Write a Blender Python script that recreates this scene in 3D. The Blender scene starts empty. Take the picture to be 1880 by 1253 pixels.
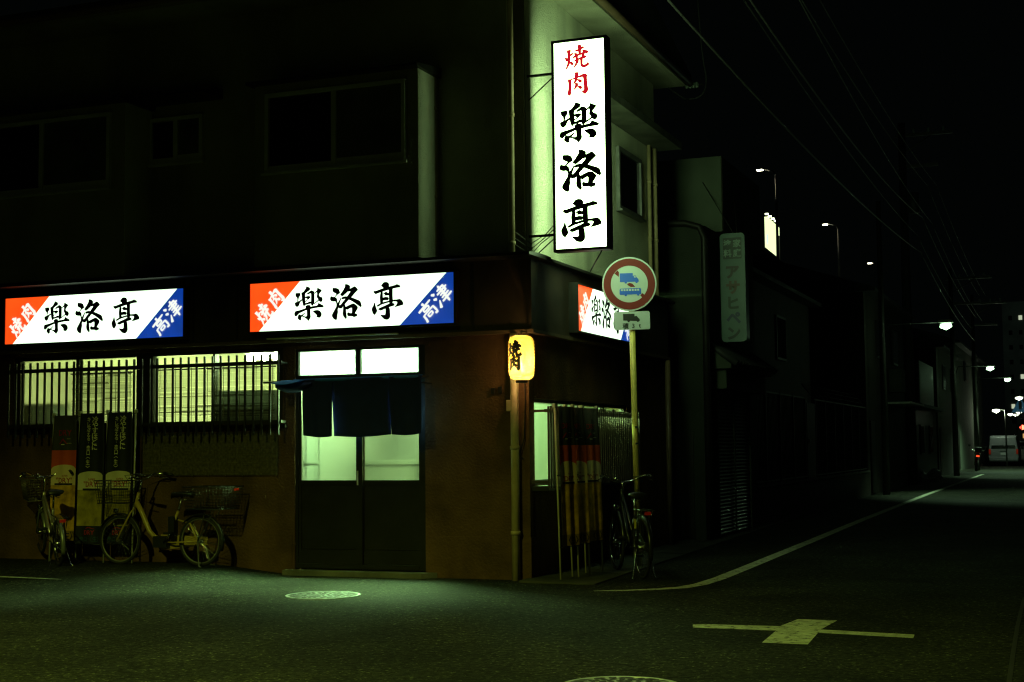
import bpy, math, random
from mathutils import Vector, Matrix
from mathutils.geometry import tessellate_polygon
random.seed(7)
S = bpy.context.scene
COL = S.collection
PI = math.pi

# ------------------------------------------------------------------ camera
FPX, CX, CY = 2615.0, 940.0, 626.5
CAM = Vector((5.4299, -14.1950, 1.4))
RX = Vector((0.92947, -0.03679, -0.36705))
RY = Vector((0.36875, 0.06577, 0.92720))
RZ = Vector((-0.00997, -0.99716, 0.07470))
cam = bpy.data.cameras.new('camera')
cam.lens = FPX / 1880 * 36; cam.sensor_width = 36; cam.clip_start = 0.1; cam.clip_end = 2000
co = bpy.data.objects.new('camera', cam); COL.objects.link(co)
rt = (RX[0], RY[0], RZ[0]); up = (-RX[1], -RY[1], -RZ[1]); bk = (-RX[2], -RY[2], -RZ[2])
co.matrix_world = Matrix(((rt[0], up[0], bk[0], CAM.x), (rt[1], up[1], bk[1], CAM.y), (rt[2], up[2], bk[2], CAM.z), (0, 0, 0, 1)))
S.camera = co
# ------------------------------------------------------------------ night sky, exposure
w = bpy.data.worlds.new('World'); S.world = w; w.use_nodes = True
wn = w.node_tree.nodes; bg = wn['Background']
bg.inputs[0].default_value = (0.55, 0.85, 0.75, 1); bg.inputs[1].default_value = 0.0011
S.view_settings.view_transform = 'Standard'; S.view_settings.look = 'None'
S.view_settings.exposure = 0; S.view_settings.gamma = 1; S.view_settings.use_curve_mapping = False
S.cycles.sample_clamp_indirect = 4.0
S.cycles.use_denoising = True
S.cycles.filter_width = 1.25
# ------------------------------------------------------------------ the street lamp across the junction, behind the photographer
STREET_W = 4200

def ray(px, py):
    c = (px - CX, py - CY, FPX)
    return Vector((RX.dot(c), RY.dot(c), RZ.dot(c)))
def at(px, py, ax, v):
    d = ray(px, py); return CAM + d * ((v - CAM[ax]) / d[ax])
def FP(px, py, y=0.0):
    p = at(px, py, 1, y); return p.x, p.z
def SP(px, py, x=0.0):
    p = at(px, py, 0, x); return p.y, p.z
def GP(px, py, z=0.0):
    p = at(px, py, 2, z); return p.x, p.y

# ------------------------------------------------------------------ materials
MATS = {}
def mat(name, col, rough=0.7, metal=0.0, var=0.12, vs=4.0, bump=0.0, bs=80.0, spec=0.5, emit=None, es=0.0, stains=None):
    if name in MATS: return MATS[name]
    m = bpy.data.materials.new(name); m.use_nodes = True
    nt = m.node_tree; N = nt.nodes; L = nt.links; b = N['Principled BSDF']
    b.inputs['Roughness'].default_value = rough; b.inputs['Metallic'].default_value = metal
    b.inputs['Specular IOR Level'].default_value = spec
    tc = N.new('ShaderNodeTexCoord')
    if var > 0:
        nz = N.new('ShaderNodeTexNoise'); nz.inputs['Scale'].default_value = vs; nz.inputs['Detail'].default_value = 6
        L.new(tc.outputs['Object'], nz.inputs['Vector'])
        rp = N.new('ShaderNodeValToRGB')
        rp.color_ramp.elements[0].position = 0.3; rp.color_ramp.elements[1].position = 0.7
        rp.color_ramp.elements[0].color = tuple(c * (1 - var * 1.6) for c in col) + (1,)
        rp.color_ramp.elements[1].color = tuple(min(1, c * (1 + var)) for c in col) + (1,)
        L.new(nz.outputs['Fac'], rp.inputs['Fac']); src = rp.outputs['Color']
        if stains:
            n2 = N.new('ShaderNodeTexNoise'); n2.inputs['Scale'].default_value = stains[0]; n2.inputs['Detail'].default_value = 8
            mp = N.new('ShaderNodeMapping'); mp.inputs['Scale'].default_value = (1, 1, 0.18)
            L.new(tc.outputs['Object'], mp.inputs['Vector']); L.new(mp.outputs['Vector'], n2.inputs['Vector'])
            r2 = N.new('ShaderNodeValToRGB'); r2.color_ramp.elements[0].position = 0.5; r2.color_ramp.elements[1].position = 0.72
            r2.color_ramp.elements[0].color = (1, 1, 1, 1); r2.color_ramp.elements[1].color = (stains[1],) * 3 + (1,)
            L.new(n2.outputs['Fac'], r2.inputs['Fac'])
            mx = N.new('ShaderNodeMixRGB'); mx.blend_type = 'MULTIPLY'; mx.inputs[0].default_value = 1
            L.new(src, mx.inputs[1]); L.new(r2.outputs['Color'], mx.inputs[2]); src = mx.outputs['Color']
        L.new(src, b.inputs['Base Color'])
    else:
        b.inputs['Base Color'].default_value = tuple(col) + (1,)
    if bump > 0:
        n3 = N.new('ShaderNodeTexNoise'); n3.inputs['Scale'].default_value = bs; n3.inputs['Detail'].default_value = 3
        L.new(tc.outputs['Object'], n3.inputs['Vector'])
        bp = N.new('ShaderNodeBump'); bp.inputs['Strength'].default_value = bump; bp.inputs['Distance'].default_value = 0.02
        L.new(n3.outputs['Fac'], bp.inputs['Height']); L.new(bp.outputs['Normal'], b.inputs['Normal'])
    if emit:
        b.inputs['Emission Color'].default_value = tuple(emit) + (1,); b.inputs['Emission Strength'].default_value = es
    MATS[name] = m; return m
def glow(name, col, s, sample=True):
    if name in MATS: return MATS[name]
    m = mat(name, (0.5, 0.5, 0.5), 0.35, var=0, emit=col, es=s)
    if not sample: m.cycles.emission_sampling = 'NONE'
    return m

asphalt = mat('asphalt', (0.030, 0.032, 0.0245), 0.85, var=0.25, vs=1.2, bump=0.9, bs=150, spec=0.12)
def _asphalt():
    nt = asphalt.node_tree; N = nt.nodes; L = nt.links; b = N['Principled BSDF']
    src = b.inputs['Base Color'].links[0].from_socket
    tc = N.new('ShaderNodeTexCoord'); v = N.new('ShaderNodeTexVoronoi'); v.inputs['Scale'].default_value = 70
    L.new(tc.outputs['Object'], v.inputs['Vector'])
    sp = N.new('ShaderNodeSeparateColor'); L.new(v.outputs['Color'], sp.inputs['Color'])
    r = N.new('ShaderNodeValToRGB'); r.color_ramp.elements[0].position = 0.0; r.color_ramp.elements[1].position = 1.0
    r.color_ramp.elements[0].color = (0.45, 0.45, 0.45, 1); r.color_ramp.elements[1].color = (1.3, 1.3, 1.2, 1)
    e = r.color_ramp.elements.new(0.93); e.color = (1.15, 1.15, 1.08, 1); r.color_ramp.elements[2].color = (5, 5, 4.2, 1)
    L.new(sp.outputs['Red'], r.inputs['Fac'])
    mx = N.new('ShaderNodeMixRGB'); mx.blend_type = 'MULTIPLY'; mx.inputs[0].default_value = 1
    L.new(src, mx.inputs[1]); L.new(r.outputs['Color'], mx.inputs[2]); last = mx.outputs['Color']
    def mul(fac_socket, stops):
        nonlocal last
        q = N.new('ShaderNodeValToRGB'); q.color_ramp.elements[0].position, q.color_ramp.elements[1].position = stops[0][0], stops[1][0]
        q.color_ramp.elements[0].color = (stops[0][1],) * 3 + (1,); q.color_ramp.elements[1].color = (stops[1][1],) * 3 + (1,)
        L.new(fac_socket, q.inputs['Fac']); k = N.new('ShaderNodeMixRGB'); k.blend_type = 'MULTIPLY'; k.inputs[0].default_value = 1
        L.new(last, k.inputs[1]); L.new(q.outputs['Color'], k.inputs[2]); last = k.outputs['Color']
    n1 = N.new('ShaderNodeTexNoise'); n1.inputs['Scale'].default_value = .55; n1.inputs['Detail'].default_value = 9; n1.inputs['Roughness'].default_value = .7; L.new(tc.outputs['Object'], n1.inputs['Vector'])
    mul(n1.outputs['Fac'], ((.35, .62), (.68, 1.35)))
    n2 = N.new('ShaderNodeTexNoise'); n2.inputs['Scale'].default_value = 20; n2.inputs['Detail'].default_value = 4; L.new(tc.outputs['Object'], n2.inputs['Vector'])
    mul(n2.outputs['Fac'], ((.38, .4), (.66, 1.6)))
    dn = N.new('ShaderNodeTexNoise'); dn.inputs['Scale'].default_value = 2.2; dn.inputs['Detail'].default_value = 6; L.new(tc.outputs['Object'], dn.inputs['Vector'])
    ad = N.new('ShaderNodeMixRGB'); ad.blend_type = 'ADD'; ad.inputs[0].default_value = .55; L.new(tc.outputs['Object'], ad.inputs[1]); L.new(dn.outputs['Color'], ad.inputs[2])
    vc = N.new('ShaderNodeTexVoronoi'); vc.feature = 'DISTANCE_TO_EDGE'; vc.inputs['Scale'].default_value = .28; L.new(ad.outputs['Color'], vc.inputs['Vector'])
    mul(vc.outputs['Distance'], ((.0015, .35), (.006, 1.0)))
    L.new(last, b.inputs['Base Color'])
_asphalt()
paint_white = mat('road_paint', (0.46, 0.48, 0.36), 0.8, var=0.25, vs=9, bump=0.3, bs=120)
def _worn():
    nt = paint_white.node_tree; N = nt.nodes; L = nt.links; b = N['Principled BSDF']; src = b.inputs['Base Color'].links[0].from_socket
    tc = N.new('ShaderNodeTexCoord'); n = N.new('ShaderNodeTexNoise'); n.inputs['Scale'].default_value = 16; n.inputs['Detail'].default_value = 9; n.inputs['Roughness'].default_value = .72
    L.new(tc.outputs['Object'], n.inputs['Vector']); r = N.new('ShaderNodeValToRGB'); r.color_ramp.elements[0].position = .41; r.color_ramp.elements[1].position = .46
    L.new(n.outputs['Fac'], r.inputs['Fac']); k = N.new('ShaderNodeMixRGB'); k.inputs[1].default_value = (.05, .05, .042, 1); L.new(r.outputs['Color'], k.inputs[0]); L.new(src, k.inputs[2]); L.new(k.outputs['Color'], b.inputs['Base Color'])
_worn()
concrete = mat('concrete', (0.16, 0.16, 0.145), 0.85, var=0.3, vs=3, bump=0.4, bs=60)
stucco_red = mat('russet_stucco', (0.128, 0.068, 0.029), 0.9, var=0.28, vs=2.2, bump=0.65, bs=38, spec=0.2, stains=(1.3, 0.6))
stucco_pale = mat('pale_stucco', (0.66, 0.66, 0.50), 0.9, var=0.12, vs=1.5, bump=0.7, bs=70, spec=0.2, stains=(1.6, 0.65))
stucco_front = mat('shaded_stucco', (0.34, 0.33, 0.24), 0.9, var=0.12, vs=1.5, bump=0.7, bs=70, spec=0.2, stains=(1.6, 0.65))  # darker copy of the pale stucco; dimness of the front put into colour
stucco_dim = mat('olive_stucco', (0.20, 0.19, 0.12), 0.9, var=0.2, vs=1.5, bump=0.6, bs=60, spec=0.2, stains=(1.2, 0.6))
fascia_m = mat('brown_metal_panel', (0.05, 0.034, 0.022), 0.55, var=0.35, vs=2.5, bump=0.05, bs=20)
dark_metal = mat('dark_metal', (0.022, 0.02, 0.017), 0.5, metal=0.2, var=0.2)
bronze = mat('bronze_aluminium', (0.03, 0.027, 0.02), 0.4, metal=0.5, var=0.15)
alu = mat('aluminium', (0.6, 0.6, 0.52), 0.5, metal=0.15, var=0.1)
chrome = mat('chrome', (0.7, 0.7, 0.7), 0.15, metal=1.0, var=0.05)
black_film = mat('black_film', (0.006, 0.008, 0.008), 0.5, var=0)
rubber = mat('rubber', (0.012, 0.012, 0.012), 0.8, var=0.1)
black_plastic = mat('black_plastic', (0.014, 0.014, 0.014), 0.45, var=0.1)
pvc = mat('beige_pipe', (0.46, 0.36, 0.2), 0.5, var=0.15, vs=6, stains=(3, 0.6))
brown_pipe = mat('brown_pipe', (0.13, 0.085, 0.05), 0.5, var=0.15, vs=6)
dark_glass = mat('dark_glass', (0.006, 0.007, 0.007), 0.12, var=0)
curtain_glass = mat('curtained_glass', (0.10, 0.105, 0.08), 0.5, var=.3, vs=3)
galv = mat('galvanised_steel', (0.2, 0.2, 0.19), 0.5, metal=0.5, var=0.2, vs=8)
tile_m = mat('roof_tile', (0.05, 0.05, 0.052), 0.6, var=0.2)
reed_m = mat('reed', (0.12, 0.10, 0.05), 0.8, var=0.4, vs=30)
cream = mat('cream_wallpaper', (0.72, 0.70, 0.52), 0.9, var=0.06)
wood_m = mat('dark_wood', (0.05, 0.032, 0.018), 0.6, var=0.3, vs=5)
noren_m = mat('indigo_cloth', (0.0045, 0.014, 0.12), 0.85, var=0.15, vs=8, bump=0.15, bs=200)
noren_hi = mat('lit_blue_cloth', (0.03, 0.17, 0.6), 0.85, var=0.2, vs=8, bump=0.15, bs=200)  # lit curtain top painted as a brighter copy of the indigo cloth
iron_cast = mat('cast_iron', (0.40, 0.44, 0.46), 0.5, metal=0.3, var=0.25, vs=12)
iron_dark = mat('cast_iron_dirt', (0.02, 0.02, 0.018), 0.7, var=0.2)
sign_white = mat('sign_white', (0.42, 0.5, 0.5), 0.45, var=0.05)
sign_red = mat('sign_red', (0.15, 0.006, 0.003), 0.7, var=0.08)
sign_blue = mat('sign_blue', (0.004, 0.09, 0.6), 0.45, var=0.05)
post_m = mat('post_cream_paint', (0.72, 0.6, 0.14), 0.45, var=0.12, vs=5, stains=(4, 0.6))
wire_m = mat('wire', (0.3, 0.3, 0.27), 0.45, var=0)
WHITE_C = (0.60, 1.0, 0.44)
lit_back = glow('lit_acrylic_back', WHITE_C, 13.0)
lit_white = glow('lit_acrylic_white', (0.72, 1.0, 0.68), 2.2)
lit_front = glow('lit_acrylic_front', WHITE_C, 10.0)
lit_letter = glow('lit_acrylic_letter', (.95, 1, .9), 1.0, False)
lit_red = glow('lit_acrylic_red', (1.0, 0.075, 0.006), 1.5)
lit_blue = glow('lit_acrylic_blue', (0.004, 0.10, 0.8), 0.55)
def _grime(m, s0):
    nt = m.node_tree; N = nt.nodes; L = nt.links; b = N['Principled BSDF']; tc = N.new('ShaderNodeTexCoord'); n = N.new('ShaderNodeTexNoise'); n.inputs['Scale'].default_value = 2.0; n.inputs['Detail'].default_value = 8
    mp = N.new('ShaderNodeMapping'); mp.inputs['Scale'].default_value = (1, 1, .5); L.new(tc.outputs['Object'], mp.inputs['Vector']); L.new(mp.outputs['Vector'], n.inputs['Vector'])
    r = N.new('ShaderNodeMapRange'); r.inputs['From Min'].default_value = .35; r.inputs['From Max'].default_value = .65; r.inputs['To Min'].default_value = s0 * .62; r.inputs['To Max'].default_value = s0 * 1.15
    L.new(n.outputs['Fac'], r.inputs['Value']); L.new(r.outputs['Result'], b.inputs['Emission Strength'])
for m_, s_ in ((lit_white, 2.2), (lit_red, 1.4), (lit_blue, .5)): _grime(m_, s_)
letter_red = mat('red_film', (0.75, 0.02, 0.03), 0.5, var=0.05, emit=(0.9, 0.012, 0.03), es=0.62); letter_red.cycles.emission_sampling = 'NONE'

def translucent(name, col, tr=0.0, gloss=0.08, bump=0.3, bs=140, blur=0.0, rough=.5):
    m = bpy.data.materials.new(name); m.use_nodes = True; nt = m.node_tree; N = nt.nodes; L = nt.links
    N.remove(N['Principled BSDF']); out = N['Material Output']
    t = N.new('ShaderNodeBsdfTranslucent'); t.inputs[0].default_value = tuple(col) + (1,)
    d = N.new('ShaderNodeBsdfDiffuse'); d.inputs[0].default_value = tuple(c * 0.25 for c in col) + (1,)
    g = N.new('ShaderNodeBsdfGlossy'); g.inputs['Roughness'].default_value = 0.3
    a1 = N.new('ShaderNodeMixShader'); a1.inputs[0].default_value = 0.2
    L.new(t.outputs[0], a1.inputs[1]); L.new(d.outputs[0], a1.inputs[2])
    a2 = N.new('ShaderNodeMixShader'); a2.inputs[0].default_value = gloss
    L.new(a1.outputs[0], a2.inputs[1]); L.new(g.outputs[0], a2.inputs[2]); last = a2
    if tr > 0:
        tp = N.new('ShaderNodeBsdfTransparent'); a3 = N.new('ShaderNodeMixShader'); a3.inputs[0].default_value = tr
        L.new(a2.outputs[0], a3.inputs[1]); L.new(tp.outputs[0], a3.inputs[2]); last = a3
    if blur > 0:
        rf_ = N.new('ShaderNodeBsdfRefraction'); rf_.inputs['IOR'].default_value = 1.12; rf_.inputs['Roughness'].default_value = rough
        a4 = N.new('ShaderNodeMixShader'); a4.inputs[0].default_value = blur; L.new(last.outputs[0], a4.inputs[1]); L.new(rf_.outputs[0], a4.inputs[2]); last = a4
    tc = N.new('ShaderNodeTexCoord'); nz = N.new('ShaderNodeTexNoise'); nz.inputs['Scale'].default_value = bs; nz.inputs['Detail'].default_value = 2
    L.new(tc.outputs['Object'], nz.inputs['Vector'])
    bp = N.new('ShaderNodeBump'); bp.inputs['Strength'].default_value = bump; bp.inputs['Distance'].default_value = 0.01
    L.new(nz.outputs['Fac'], bp.inputs['Height'])
    for s in (t, d, g): L.new(bp.outputs['Normal'], s.inputs['Normal'])
    L.new(last.outputs[0], out.inputs[0]); MATS[name] = m; return m
frosted = translucent('frosted_glass', (0.10, 0.115, 0.08), 0.5, 0.05, 0.5, 160, .55, .55)
door_glass = translucent('door_glass', (0.004, 0.003, 0.002), 0.85, 0.03, 0.5, 160, .5, .6)
transom_glass = translucent('transom_glass', (0.075, 0.07, 0.10), 0.0, 0.04, 0.3, 160)
paper = translucent('lantern_paper', (1.0, 0.76, 0.2), 0.28, 0.02, 0.1, 60)

# ------------------------------------------------------------------ mesh helpers
ORG = {}
class MB:
    def __init__(s): s.v = []; s.f = []; s.m = []; s.sm = []
    def add(s, vs, fs, mi=0, smooth=False):
        o = len(s.v); s.v += [tuple(v) for v in vs]
        for f in fs: s.f.append(tuple(i + o for i in f)); s.m.append(mi); s.sm.append(smooth)
        return s
    def box(s, x0, x1, y0, y1, z0, z1, mi=0):
        x0, x1 = min(x0, x1), max(x0, x1); y0, y1 = min(y0, y1), max(y0, y1); z0, z1 = min(z0, z1), max(z0, z1)
        return s.add([(x0, y0, z0), (x1, y0, z0), (x1, y1, z0), (x0, y1, z0), (x0, y0, z1), (x1, y0, z1), (x1, y1, z1), (x0, y1, z1)],
                     [(0, 3, 2, 1), (4, 5, 6, 7), (0, 1, 5, 4), (1, 2, 6, 5), (2, 3, 7, 6), (3, 0, 4, 7)], mi)
    def prism(s, poly, ax, a, b, mi=0):
        # poly: list of 2-D points in the plane of the two other axes; extruded along axis ax from a to b
        n = len(poly)
        def P(u, v, t): return (t, u, v) if ax == 0 else ((u, t, v) if ax == 1 else (u, v, t))
        vs = [P(u, v, a) for u, v in poly] + [P(u, v, b) for u, v in poly]
        tr = tessellate_polygon([[Vector((u, v, 0)) for u, v in poly]])
        fs = [tuple(t) for t in tr] + [tuple(i + n for i in t[::-1]) for t in tr] + [(i, (i + 1) % n, (i + 1) % n + n, i + n) for i in range(n)]
        return s.add(vs, fs, mi)
    def tube(s, pts, r, n=8, mi=0, closed=False, caps=True):
        pts = [Vector(p) for p in pts]; k = len(pts); rs = r if isinstance(r, (list, tuple)) else [r] * k
        vs = []; prev = None
        for i, p in enumerate(pts):
            if closed: t = pts[(i + 1) % k] - pts[i - 1]
            else: t = pts[min(i + 1, k - 1)] - pts[max(i - 1, 0)]
            if t.length < 1e-9: t = Vector((0, 0, 1))
            t.normalize()
            if prev is None:
                a = Vector((0, 0, 1)) if abs(t.z) < 0.9 else Vector((1, 0, 0)); u = t.cross(a).normalized()
            else:
                u = prev - t * prev.dot(t)
                u = u.normalized() if u.length > 1e-6 else t.orthogonal().normalized()
            prev = u; w_ = t.cross(u)
            for j in range(n):
                a = 2 * PI * j / n; vs.append(p + (u * math.cos(a) + w_ * math.sin(a)) * rs[i])
        fs = []
        for i in range(k if closed else k - 1):
            i2 = (i + 1) % k
            for j in range(n): fs.append((i * n + j, i * n + (j + 1) % n, i2 * n + (j + 1) % n, i2 * n + j))
        s.add(vs, fs, mi, True)
        if caps and not closed:
            o = len(s.v) - len(vs)
            s.f.append(tuple(o + j for j in range(n))[::-1]); s.m.append(mi); s.sm.append(False)
            s.f.append(tuple(o + (k - 1) * n + j for j in range(n))); s.m.append(mi); s.sm.append(False)
        return s
    def ring(s, c, ax, R, r, n=28, k=8, mi=0):
        pts = []
        for i in range(n):
            a = 2 * PI * i / n; u, v = R * math.cos(a), R * math.sin(a)
            pts.append(Vector(c) + Vector((0, u, v) if ax == 0 else ((u, 0, v) if ax == 1 else (u, v, 0))))
        return s.tube(pts, r, k, mi, closed=True)
    def lathe(s, c, prof, n=24, mi=0, smooth=True):
        vs = []
        for r, z in prof:
            for j in range(n):
                a = 2 * PI * j / n; vs.append((c[0] + r * math.cos(a), c[1] + r * math.sin(a), c[2] + z))
        fs = []
        for i in range(len(prof) - 1):
            for j in range(n): fs.append((i * n + j, i * n + (j + 1) % n, (i + 1) * n + (j + 1) % n, (i + 1) * n + j))
        s.add(vs, fs, mi, smooth); return s
    def flat(s, poly, fn, mi=0):
        # poly 2-D, fn maps (u, v) to 3-D
        tr = tessellate_polygon([[Vector((u, v, 0)) for u, v in poly]])
        return s.add([fn(u, v) for u, v in poly], [tuple(t) for t in tr], mi)
    def build(s, name, mats, parent=None, org=None, bevel=0.0):
        me = bpy.data.meshes.new(name); o0 = Vector((0, 0, 0))
        if parent is not None: o0 = ORG[parent.name]
        elif org is not None: o0 = Vector(org)
        me.from_pydata([(v[0] - o0.x, v[1] - o0.y, v[2] - o0.z) for v in s.v], [], s.f)
        for m in (mats if isinstance(mats, (list, tuple)) else [mats]): me.materials.append(m)
        me.polygons.foreach_set('material_index', s.m); me.polygons.foreach_set('use_smooth', s.sm); me.update()
        o = bpy.data.objects.new(name, me); COL.objects.link(o)
        if parent is not None: o.parent = parent
        else: o.location = o0
        ORG[o.name] = o0
        if bevel:
            b = o.modifiers.new('bevel', 'BEVEL'); b.width = bevel; b.segments = 2; b.limit_method = 'ANGLE'
        return o
def tag(o, label=None, cat=None, group=None, kind=None):
    if label: o['label'] = label
    if cat: o['category'] = cat
    if group: o['group'] = group
    if kind: o['kind'] = kind
    return o
def thing(name, label, cat, loc=(0, 0, 0), group=None):
    o = bpy.data.objects.new(name, None); o.empty_display_size = 0.1; COL.objects.link(o); o.location = loc
    ORG[o.name] = Vector(loc); return tag(o, label, cat, group)
def local(o): ORG[o.name] = Vector((0, 0, 0)); return o     # children given in the thing's own axes
def lamp(name, kind, loc, energy, col, parent=None, size=0.05, spot=None, blend=0.6):
    l = bpy.data.lights.new(name, kind); l.energy = energy; l.color = col; l.shadow_soft_size = size
    if kind == 'SPOT': l.spot_size = spot; l.spot_blend = blend
    o = bpy.data.objects.new(name, l); COL.objects.link(o)
    if parent is not None: o.parent = parent; o.location = Vector(loc) - ORG[parent.name]
    else: o.location = loc
    return o
def copy_tree(o, parent=None):
    c = o.copy(); COL.objects.link(c); c.parent = parent
    for ch in list(o.children): copy_tree(ch, c)
    return c
_tc = {}
def text2d(body, size=1.0, bold=0.0):
    k = (body, bold)
    if k not in _tc:
        cu = bpy.data.curves.new('text', 'FONT'); cu.body = body; cu.resolution_u = 3; cu.offset = bold
        o = bpy.data.objects.new('text', cu); COL.objects.link(o)
        me = o.evaluated_get(bpy.context.evaluated_depsgraph_get()).to_mesh()
        vs = [(v.co.x, v.co.y) for v in me.vertices]; fs = [tuple(p.vertices) for p in me.polygons]
        xs = [v[0] for v in vs] or [0]; ys = [v[1] for v in vs] or [0]
        cx_, cy_ = (min(xs) + max(xs)) / 2, (min(ys) + max(ys)) / 2
        h = max(1e-6, max(ys) - min(ys)); wd = max(xs) - min(xs)
        _tc[k] = ([(a - cx_, b - cy_) for a, b in vs], fs, wd, h)
        bpy.data.objects.remove(o); bpy.data.curves.remove(cu)
    return _tc[k]
def put_text(mb, body, fn, size, bold=0.0, mi=0, sx=1.0):
    vs, fs, wd, h = text2d(body, 1, bold)
    mb.add([fn(a * size * sx, b * size) for a, b in vs], fs, mi)

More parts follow.
